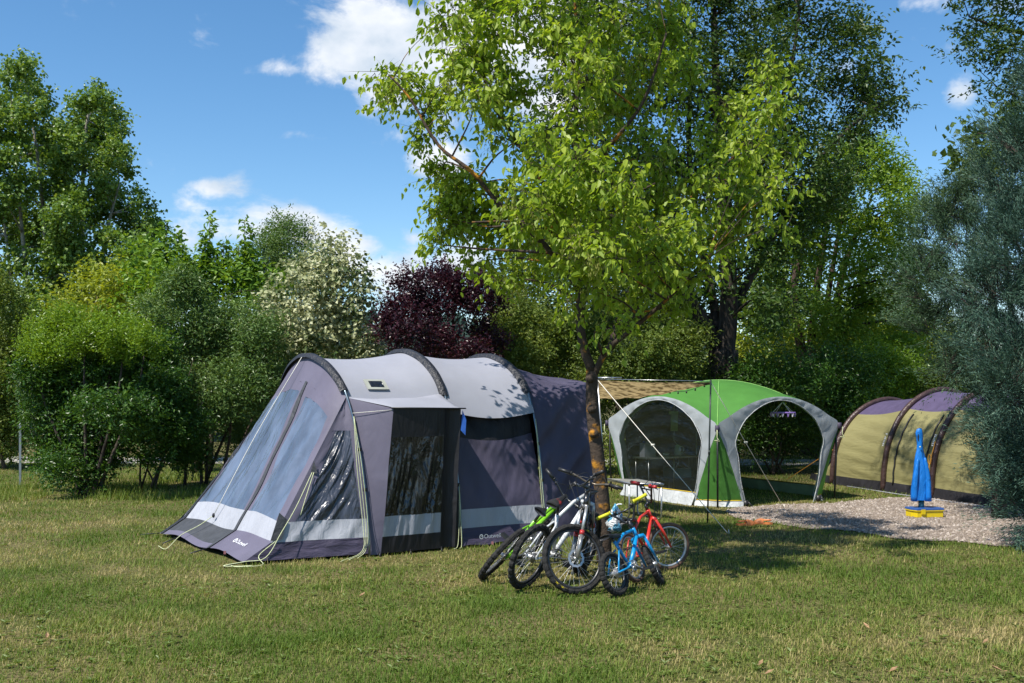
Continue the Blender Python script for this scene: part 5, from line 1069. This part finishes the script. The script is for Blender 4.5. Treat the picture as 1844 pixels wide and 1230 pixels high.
# ------------------------------------------------------------------ bicycles
M_tyre = mk('tyre_rubber', (.022, .021, .020), rough=.8, var=.35, scale=25, bump=.5, bscale=90, spec=.3)
M_gum = mk('gum_tyre', (.10, .055, .035), rough=.75, var=.3, scale=20)
M_rim = mk('black_rim', (.03, .03, .032), rough=.35, var=.2, spec=.6)
M_chrome = mk('bright_alloy', (.50, .50, .50), rough=.38, var=.15, metallic=.7)
M_grey = mk('fork_grey', (.30, .29, .28), rough=.3, var=.15, metallic=.6)
M_fblack = mk('gloss_black_paint', (.014, .014, .016), rough=.3, var=.2, spec=.6, coat=.4)
M_fwhite = mk('gloss_white_paint', (.66, .67, .68), rough=.3, var=.05, coat=.4)
M_fgreen = mk('lime_green_paint', (.20, .52, .02), rough=.3, var=.08, coat=.4)
M_fblue = mk('sky_blue_paint', (.006, .25, .55), rough=.3, var=.06, coat=.5)
M_fred = mk('bright_red_paint', (.62, .035, .022), rough=.3, var=.06, coat=.5)
M_ygrip = mk('yellow_grip', (.60, .56, .02), rough=.6, var=.1)
M_bronze = mk('bronze_bar', (.16, .13, .10), rough=.35, var=.1, metallic=.6)
M_yprint = mk('yellow_print', (.75, .60, .02), rough=.5)
def bike(name, label, rear, head, lean, steer, Rw, tw, wb, frame, frame2, fork, tyre, rim, bar_m, grip, saddle_m, bar_w=.68, bar_rise=.04, seat_h=None, spokes=28, sus=False, disc=True, post=.16, tilt_saddle=0, rise_post=False, decal=False, knob=.006, bbh=None):
    d = Vector((head[0], head[1], 0)).normalized(); y = Vector((-d.y, d.x, 0)); Rx = Matrix.Rotation(R(-lean), 3, d)   # lean > 0 tips towards the rider's left
    rear = Vector(rear)
    def X(p): return rear+Rx @ (d*p[0]+y*p[1]+Vector((0, 0, p[2])))+Vector((0, 0, .012))
    ha = R(69); k = Vector((-math.cos(ha), 0, math.sin(ha)))
    axle = Vector((wb, 0, Rw)); foot = Vector((wb-.045/math.sin(ha), 0, Rw)); crown = foot+k*((Rw+tw+.03)/math.sin(ha)*(1.12 if sus else 1.0)); ht = crown+k*(.13 if Rw > .28 else .10)
    S = Matrix.Translation(crown) @ Matrix.Rotation(R(steer), 4, k) @ Matrix.Translation(-crown)
    XS = lambda p: X(S @ Vector(p))
    bb = Vector((.40*wb, 0, bbh or (Rw-.03 if Rw > .28 else Rw+.03))); st = bb+Vector((-.30*math.cos(R(18))*.42, 0, .40 if Rw > .28 else .24)); ra = Vector((0, 0, Rw))
    root = thing(name, X((wb/2, 0, 0))*1.0, label, 'bicycle', 'bicycles leaning round the tree'); root.location.z = 0; ORG[root].z = 0
    def wheel(c, f, front):
        n = 84 if knob else 40; m = MB(); nn = 8; vs = []
        for i in range(n):
            a = 2*math.pi*i/n
            for j in range(nn):
                b = 2*math.pi*j/nn; r = tw*.5; o = max(0, math.cos(b)); rad = Rw-r+r*math.cos(b)+(knob*o*(1 if i % 3 else -1.0) if knob else 0); yy = r*math.sin(b)*(1.0+(.14 if i % 3 else 0)*(knob > 0))
                vs.append(f(c+Vector((rad*math.cos(a), yy, rad*math.sin(a)))))
        w = MB()
        for i in range(spokes):
            a = 2*math.pi*i/spokes; s = 1 if i % 2 else -1; h = a+(.5 if (i//2) % 2 else -.5)
            w.tube([f(c+Vector((.022*math.cos(h), s*.028, .022*math.sin(h)))), f(c+Vector(((Rw-tw-.008)*math.cos(a), 0, (Rw-tw-.008)*math.sin(a))))], .0017, 4, caps=False)
        w.tube([f(c+Vector((0, -.05, 0))), f(c+Vector((0, -.03, 0))), f(c+Vector((0, .03, 0))), f(c+Vector((0, .05, 0)))], [.012, .024, .024, .012], 10)
        wo = w.build('wheel', M_chrome, root)
        m.add(vs, [(i*nn+j, i*nn+(j+1) % nn, ((i+1) % n)*nn+(j+1) % nn, ((i+1) % n)*nn+j) for i in range(n) for j in range(nn)]); m.build('tyre', tyre, wo, smooth=not knob)
        m = MB(); q = Rw-tw-.004; vs = []
        for i in range(48):
            a = 2*math.pi*i/48
            for rr_, yy in ((q+.010, -.013), (q+.010, .013), (q-.012, .009), (q-.012, -.009)): vs.append(f(c+Vector((rr_*math.cos(a), yy, rr_*math.sin(a)))))
        m.add(vs, [(i*4+j, i*4+(j+1) % 4, ((i+1) % 48)*4+(j+1) % 4, ((i+1) % 48)*4+j) for i in range(48) for j in range(4)]); m.build('rim', rim, wo)
        if disc:
            m = MB(); vs = []; n2 = 32
            for i in range(n2):
                a = 2*math.pi*i/n2
                for rr_ in (.082, .060): vs.append(f(c+Vector(((rr_+.004*math.sin(i*2.4))*math.cos(a), .040, (rr_+.004*math.sin(i*2.4))*math.sin(a)))))
            m.add(vs, [(2*i, 2*i+1, (2*i+3) % (2*n2), (2*i+2) % (2*n2)) for i in range(n2)])
            for i in range(6): a = i*1.047; m.tube([f(c+Vector((.02*math.cos(a), .04, .02*math.sin(a)))), f(c+Vector((.065*math.cos(a+.5), .04, .065*math.sin(a+.5))))], .004, 4)
            m.build('brake_disc', M_chrome, wo)
        if not front:
            m = MB()
            for r_, y_ in ((.052, -.034), (.042, -.040), (.032, -.046)): m.tube([f(c+Vector((0, y_, 0))), f(c+Vector((0, y_-.003, 0)))], r_, 18)
            m.build('sprocket', M_grey, wo)
        if front and decal:
            m = MB()
            for a0 in (-1.05, -.78, 2.1):
                for i in range(6):
                    a = a0+i*.045; r_ = Rw-tw*.62
                    for yy in (-tw*.52, tw*.52): m.add([f(c+Vector((r_*math.cos(a+s_)+0, yy, r_*math.sin(a+s_))))+Vector((0, 0, 0)) if t_ == 0 else f(c+Vector(((r_+.013)*math.cos(a+s_), yy*.97, (r_+.013)*math.sin(a+s_)))) for s_, t_ in ((0, 0), (.03, 0), (.03, 1), (0, 1))], [(0, 1, 2, 3)])
            m.build('tyre_print', M_yprint, wo, smooth=False)
    wheel(ra, X, False); wheel(axle, XS, True)
    tb = .019 if Rw > .28 else .016
    m = MB(); m.tube([X(ht-k*.02), X(ht.lerp(st, .5)+Vector((0, 0, .015))), X(st-Vector((0, 0, .02)))], [tb, tb*.95, tb*.85], 10); m.tube([X(crown+k*.015), X(crown.lerp(bb, .5)+Vector((0, 0, .0))), X(bb)], [tb*1.25, tb*1.35, tb*1.2], 10); m.tube([X(crown), X(ht)], tb*1.35, 12)
    fo = m.build('frame', frame, root)
    m = MB(); m.tube([X(bb), X(st+Vector((-.01, 0, .02)))], tb*.95, 10); m.tube([X(bb+Vector((0, -.05, 0))), X(bb+Vector((0, .05, 0)))], .024, 10)
    for s in (-1, 1):
        m.tube([X(bb+Vector((-.02, s*.03, 0))), X(bb.lerp(ra, .4)+Vector((0, s*.05, 0))), X(ra+Vector((0, s*.06, 0)))], tb*.6, 8); m.tube([X(st+Vector((0, s*.02, -.06))), X(st.lerp(ra, .4)+Vector((0, s*.05, 0))), X(ra+Vector((0, s*.06, .01)))], tb*.5, 8)
    m.build('rear_frame', frame2, root)
    # fork with its legs either side of the wheel
    m = MB(); arm = tw*.5+.035
    m.tube([XS(crown+Vector((.02, -arm-.005, -.01))), XS(crown+Vector((.005, 0, .005))), XS(crown+Vector((.02, arm+.005, -.01)))], .02, 8)
    if not sus:
        for s in (-1, 1):
            a = crown+Vector((.02, s*arm, -.01)); b = axle+Vector((0, s*(arm+.003), 0)); m.tube([XS(a), XS(a.lerp(b, .5)+Vector((.01, 0, 0))), XS(b)], [.016, .015, .010], 8)
    fk = m.build('fork', fork, root)
    if sus:
        for s in (-1, 1):
            a = crown+Vector((.02, s*arm, -.01)); b = axle+Vector((0, s*(arm+.003), 0)); mid = a.lerp(b, .5)
            m = MB(); m.tube([XS(mid), XS(b)], .021, 10); m.build('fork_leg', fork, fk)
            m = MB(); m.tube([XS(a), XS(mid)], .015, 10); m.build('stanchion', M_chrome, fk)
            m = MB(); m.tube([XS(mid.lerp(a, .06)), XS(mid.lerp(b, .10))], .0235, 10); m.build('seal', M_red, fk)
    sp = ht+k*.06; bc = sp+Vector((.05, 0, .03)); up = bar_rise
    m = MB(); m.tube([XS(ht), XS(sp)], .017, 8); m.tube([XS(sp-k*.015), XS(bc)], .018, 8); m.build('stem', M_fblack, root)
    m = MB(); h = bar_w/2
    m.tube(spline([XS(bc+Vector((-.05, -h, up+.01))), XS(bc+Vector((-.03, -h*.55, up))), XS(bc+Vector((0, -h*.18, 0))), XS(bc), XS(bc+Vector((0, h*.18, 0))), XS(bc+Vector((-.03, h*.55, up))), XS(bc+Vector((-.05, h, up+.01)))], 4), .011, 8)
    if up > .1: m.tube([XS(bc+Vector((-.02, -h*.42, up*.75))), XS(bc+Vector((-.02, h*.42, up*.75)))], .008, 8)
    hb = m.build('handlebar', bar_m, root)
    for s in (-1, 1):
        m = MB(); m.tube([XS(bc+Vector((-.052, s*(h+.01), up+.011))), XS(bc+Vector((-.04, s*(h-.12), up+.006)))], .0175, 10); m.tube([XS(bc+Vector((-.041, s*(h-.125), up+.006))), XS(bc+Vector((-.040, s*(h-.135), up+.006)))], .022, 10); m.build('grip', grip, hb)
        m = MB(); m.tube([XS(bc+Vector((-.03, s*(h-.16), up))), XS(bc+Vector((.01, s*(h-.15), up-.02))), XS(bc+Vector((.0, s*(h-.05), up-.025)))], .006, 6); m.box(XS(bc+Vector((-.02, s*(h-.17), up-.01))), (.035, .03, .03)); m.build('brake_lever', M_dark, hb)
        m = MB(); m.tube(spline([XS(bc+Vector((.0, s*(h-.17), up-.01))), XS(bc+Vector((.09, s*.08, up+.02))), XS(crown+Vector((.06, s*.03, .05))), X(crown.lerp(bb, .3)+Vector((.02, s*.03, .0)))], 5), .0035, 5); m.build('cable', M_dark, hb)
    # saddle on its post
    sd = (st-bb).normalized(); se = st+sd*post
    m = MB(); m.tube([X(st), X(se)], .0145, 8); m.build('seatpost', M_fblack, root)
    m = MB(); vs = []; rows = [(-.12, .065, .0), (-.10, .075, .008), (-.04, .062, .004), (.03, .032, 0), (.10, .020, .0), (.135, .012, -.008)]; tq = R(tilt_saddle)
    for x_, w_, z_ in rows:
        for i in range(8):
            q = 2*math.pi*i/8; a_, b_ = x_, z_+.022*math.sin(q)+.012; vs.append(X(se+Vector((a_*math.cos(tq)-b_*math.sin(tq), w_*math.cos(q), a_*math.sin(tq)+b_*math.cos(tq)))))
    m.add(vs, [(8*j+i, 8*j+(i+1) % 8, 8*j+8+(i+1) % 8, 8*j+8+i) for j in range(5) for i in range(8)]+[tuple(range(8)), tuple(range(40, 48))]); m.build('saddle', saddle_m, root)
    # crank set
    cl = .17 if Rw > .28 else .10; cr_ = .075 if Rw > .28 else .05; m = MB(); vs = []
    n2 = 36
    for i in range(n2):
        a = 2*math.pi*i/n2; r_ = cr_+(.004 if i % 2 else 0)
        vs += [X(bb+Vector((r_*math.cos(a), -.055, r_*math.sin(a)))), X(bb+Vector((cr_*.72*math.cos(a), -.055, cr_*.72*math.sin(a))))]
    m.add(vs, [(2*i, 2*i+1, (2*i+3) % (2*n2), (2*i+2) % (2*n2)) for i in range(n2)])
    for i in range(5): a = i*1.2566; m.tube([X(bb+Vector((0, -.055, 0))), X(bb+Vector((cr_*.8*math.cos(a), -.055, cr_*.8*math.sin(a))))], .008, 4)
    co = m.build('crankset', M_chrome if Rw < .28 else M_grey, root)
    for s, a in ((-1, R(-35)), (1, R(145))):
        e = bb+Vector((cl*math.cos(a), s*.075, cl*math.sin(a))); m = MB(); m.tube([X(bb+Vector((0, s*.065, 0))), X(e)], .010, 6); m.build('crank_arm', M_grey, co)
        m = MB(); c_ = e+Vector((0, s*.055, 0)); m.add([X(c_+Vector((dx*.045, dy*.045, dz*.012))) for dz in (-1, 1) for dx, dy in ((-1, -1), (1, -1), (1, 1), (-1, 1))], [(3, 2, 1, 0), (4, 5, 6, 7), (0, 1, 5, 4), (1, 2, 6, 5), (2, 3, 7, 6), (3, 0, 4, 7)]); m.build('pedal', M_dark, co, smooth=False)
    m = MB()
    for s in (-1, 1): m.tube([X(bb+Vector((0, -.055, s*cr_))), X(ra+Vector((0, -.040, s*.04)))], .005, 4)
    m.build('chain', M_grey, root)
    return root, X, XS, bc
def build_bikes():
    full = dict(Rw=.325, tw=.056, wb=1.06)
    bike('bicycle', 'leftmost mountain bicycle, lime green frame, tipped far over with knobbly tyres', G(868, 1043), (.30, .95), -40, -12, frame=M_fgreen, frame2=M_fgreen, fork=M_fblack, tyre=M_tyre, rim=M_rim, bar_m=M_fblack, grip=M_dark, saddle_m=M_dark, sus=True, **full)
    bike('bicycle', 'white mountain bicycle with lime details and bronze handlebar, second from the left', G(940, 1062), (.56, .83), -17, 8, frame=M_fwhite, frame2=M_fwhite, fork=M_fwhite, tyre=M_tyre, rim=M_rim, bar_m=M_bronze, grip=M_dark, saddle_m=mk('black_red_saddle', (.02, .02, .02), rough=.5, c2=(.30, .02, .02), thr=(.5, .6), scale=9), sus=True, tilt_saddle=18, **full)
    f = G(1035, 1072); d = V(-.14, -.99, 0).normalized()
    bike('bicycle', 'black mountain bicycle with its big front wheel turned broadside to the camera', f-d*1.06, d, 6, -62, frame=M_fblack, frame2=M_fblack, fork=M_grey, tyre=M_tyre, rim=M_rim, bar_m=M_fblack, grip=M_dark, saddle_m=M_dark, sus=True, decal=True, knob=.003, **full)
    bike('bicycle', 'small sky blue child bicycle with yellow grips at the front', G(1117, 1075), (.637, .77), 20, 28, Rw=.205, tw=.05, wb=.70, frame=M_fblue, frame2=M_fblue, fork=M_fblue, tyre=M_tyre, rim=M_rim, bar_m=M_fblack, grip=M_ygrip, saddle_m=M_dark, bar_w=.52, bar_rise=.13, spokes=20, disc=False, post=.06, knob=.004)
    bike('bicycle', 'red child bicycle with brown walled tyres, rightmost of the heap', G(1150, 1052), (.516, .857), 17, -42, Rw=.25, tw=.042, wb=.86, frame=M_fred, frame2=M_fred, fork=M_fred, tyre=M_gum, rim=M_chrome, bar_m=M_fblack, grip=M_red, saddle_m=M_dark, bar_w=.52, bar_rise=.17, spokes=24, disc=False, post=.08, knob=0)
    # thin carrier bag hanging from the red bicycle's bar
    c = P(1108, 935, 10.95); mb = MB(); vs = []; n = 14
    for j, (z, r) in enumerate(((.15, .012), (.11, .035), (.05, .055), (-.04, .075), (-.10, .07), (-.13, .02))):
        for i in range(n): q = 6.283*i/n; f_ = 1+.30*math.sin(q*3+z*22)+.16*math.sin(q*7+z*40); vs.append(c+V(r*f_*math.cos(q), r*.6*f_*math.sin(q), z+.012*math.sin(q*3)))
    mb.add(vs, [(j*n+i, j*n+(i+1) % n, (j+1)*n+(i+1) % n, (j+1)*n+i) for j in range(5) for i in range(n)]+[tuple(range(n-1, -1, -1)), tuple(5*n+i for i in range(n))])
    t = thing('carrier_bag', c, 'crumpled blue and white plastic bag hanging behind the yellow grips', 'bag'); mb.build('body', mk('blue_white_plastic', (.10, .36, .55), rough=.25, var=.1, scale=11, c2=(.75, .78, .8), thr=(.48, .52), wrinkle=.8, wscale=16), t, smooth=True)
    mb = MB(); mb.tube(spline([c+V(-.01, 0, .10), c+V(.02, 0, .15), c+V(.07, 0, .155)], 5), .008, 5); mb.build('handle', M_white, t)
build_bikes()

# ------------------------------------------------------------------ grass and lawn weeds
M_grass = mk_leaf('grass_blade', [(0, (0.095, 0.158, 0.020)), (.35, (0.165, 0.222, 0.036)), (.65, (0.26, 0.25, 0.075)), (1, (0.46, 0.37, 0.17))], trans=.35, rough=.6, tcol=(1.2, 1.2, .6), spec=.25, gain=1.12)
TENTFOOT = [T(-1.42, .25, 0), T(-.0, .02, 0), T(3.3, .06, 0), T(3.3, 2.9, 0), T(-1.6, 2.95, 0)]
def build_grass():
    g = np.random.default_rng(99)
    def batch(y0, y1, dens, ref):
        N = 0; xs, ys = [], []
        for a in np.arange(y0, y1, .5):
            w = .50*(a+.5)+1.2; n = int(dens*min(1.0, (ref/a)**2)*w*2*.5); xs.append(g.uniform(-w, w, n)); ys.append(g.uniform(a, a+.5, n))
        return np.concatenate(xs), np.concatenate(ys)
    def make(x, y, nm, hs, wd, tri3):
        n0 = vnoise(x*.55+3, y*.75, 4)*.5+vnoise(x*1.7, y*2.1, 5)*.3+vnoise(x*5.5, y*6.5, 6)*.2
        k = g.random(len(x)) < np.clip(1.25-n0*.75, .25, 1)
        k &= ~inside(x, y, TENTFOOT); gi = inside(x, y, GRAVEL); k &= (~gi) | (g.random(len(x)) < .015)
        x, y, n0 = x[k], y[k], n0[k]; N = len(x)
        tall = vnoise(x*2.3+9, y*2.3, 8)
        h = hs*g.uniform(.4, 1.2, N)*np.where(g.random(N) < .04, 1.8, 1.0)*(.5+1.0*tall)*(1.15-.5*n0); a = g.uniform(0, 6.283, N); lean = g.uniform(.25, 1.25, N)
        dx, dy = np.cos(a), np.sin(a); sx, sy = -dy, dx; w = wd*(.7+.6*g.random(N))*np.maximum(1, y/9.0)
        dry = np.clip((n0-.47)*2.2+.25+g.normal(size=N)*.27, 0, 1)
        zz = np.zeros(N)
        b1 = np.stack([x-sx*w, y-sy*w, zz], 1); b2 = np.stack([x+sx*w, y+sy*w, zz], 1)
        if tri3:
            m1 = np.stack([x-sx*w*.8+dx*h*lean*.35, y-sy*w*.8+dy*h*lean*.35, h*.62], 1); m2 = np.stack([x+sx*w*.8+dx*h*lean*.35, y+sy*w*.8+dy*h*lean*.35, h*.62], 1)
            tp = np.stack([x+dx*h*lean, y+dy*h*lean, h*.98], 1); v = np.stack([b1, b2, m2, m1, tp], 1).reshape(-1, 3); ff = (np.arange(N)[:, None]*5+np.array([0, 1, 2, 0, 2, 3, 3, 2, 4])[None]).ravel(); kk = 5
        else:
            tp = np.stack([x+dx*h*lean*.8, y+dy*h*lean*.8, h], 1); v = np.stack([b1, b2, tp], 1).reshape(-1, 3); ff = np.arange(N*3); kk = 3
        return v, ff, np.repeat(dry, kk), kk
    x, y = batch(5.5, 10.5, 3900, 7.5); v, f, r, kk = make(x, y, 'grass', .042, .0026, True)
    x2, y2 = batch(10.5, 30, 3300, 8.0); v2, f2, r2, _ = make(x2, y2, 'grass', .046, .0030, False)
    V_ = np.concatenate([v, v2]); Fc = np.concatenate([f, f2+len(v)]); Rr = np.concatenate([r, r2])
    o = np_mesh('grass', V_, Fc, 3, M_grass, attrs={'rnd': Rr}); tag(o, 'short patchy lawn grass, green and straw coloured', 'grass', kind='stuff')
    # rough longer grass and herbs at the foot of the shrubs
    n = 14000; x = g.uniform(-11.5, -4.5, n); y = g.uniform(17.6, 22.5, n); k = vnoise(x*1.3, y*1.3, 3) > .5; x, y = x[k], y[k]; N = len(x); h = g.uniform(.06, .22, N); a = g.uniform(0, 6.283, N); w = .006
    v = np.stack([np.stack([x-np.sin(a)*w, y+np.cos(a)*w, x*0], 1), np.stack([x+np.sin(a)*w, y-np.cos(a)*w, x*0], 1), np.stack([x+np.cos(a)*h*.5, y+np.sin(a)*h*.5, h], 1)], 1).reshape(-1, 3)
    tag(np_mesh('long_grass', v, np.arange(N*3), 3, M_grass, attrs={'rnd': np.repeat(np.clip(g.normal(.3, .2, N), 0, 1), 3)}), 'rough longer grass at the foot of the left shrubs', 'grass', kind='stuff')
    # broad-leaved lawn weeds
    n = 2600; y = 6.3+g.random(n)**1.4*9; x = g.uniform(-.5, .55, n)*y; k = (vnoise(x*.9+2, y*.9, 12) > .45) & ~inside(x, y, TENTFOOT) & ~inside(x, y, GRAVEL); x, y = x[k], y[k]; n = len(x); m = 5
    p = np.repeat(np.stack([x, y, np.full(n, .012)], 1), m, 0); a = np.tile(np.arange(m)*1.257, n)+np.repeat(g.uniform(0, 6, n), m)+g.normal(size=n*m)*.3
    d = nrm(np.stack([np.cos(a), np.sin(a), g.uniform(.15, .8, n*m)], 1)); nn = np.array([0, 0, 1.0])-d*d[:, 2:3]; nn = nrm(nn)
    L = np.repeat(g.uniform(.018, .055, n), m)*g.uniform(.7, 1.2, n*m)
    leaf_mesh('lawn_weeds', (p, d, nn, L, g.random(n*m), None), .38, mk_leaf('weed_leaf', [(0, (.10, .16, .025)), (1, (.18, .24, .06))], trans=.3), None, 6)
    o = bpy.data.objects['lawn_weeds']; tag(o, 'broad leaved green weeds spread through the lawn', 'weeds', kind='stuff')
    # daisies and clover heads
build_grass()
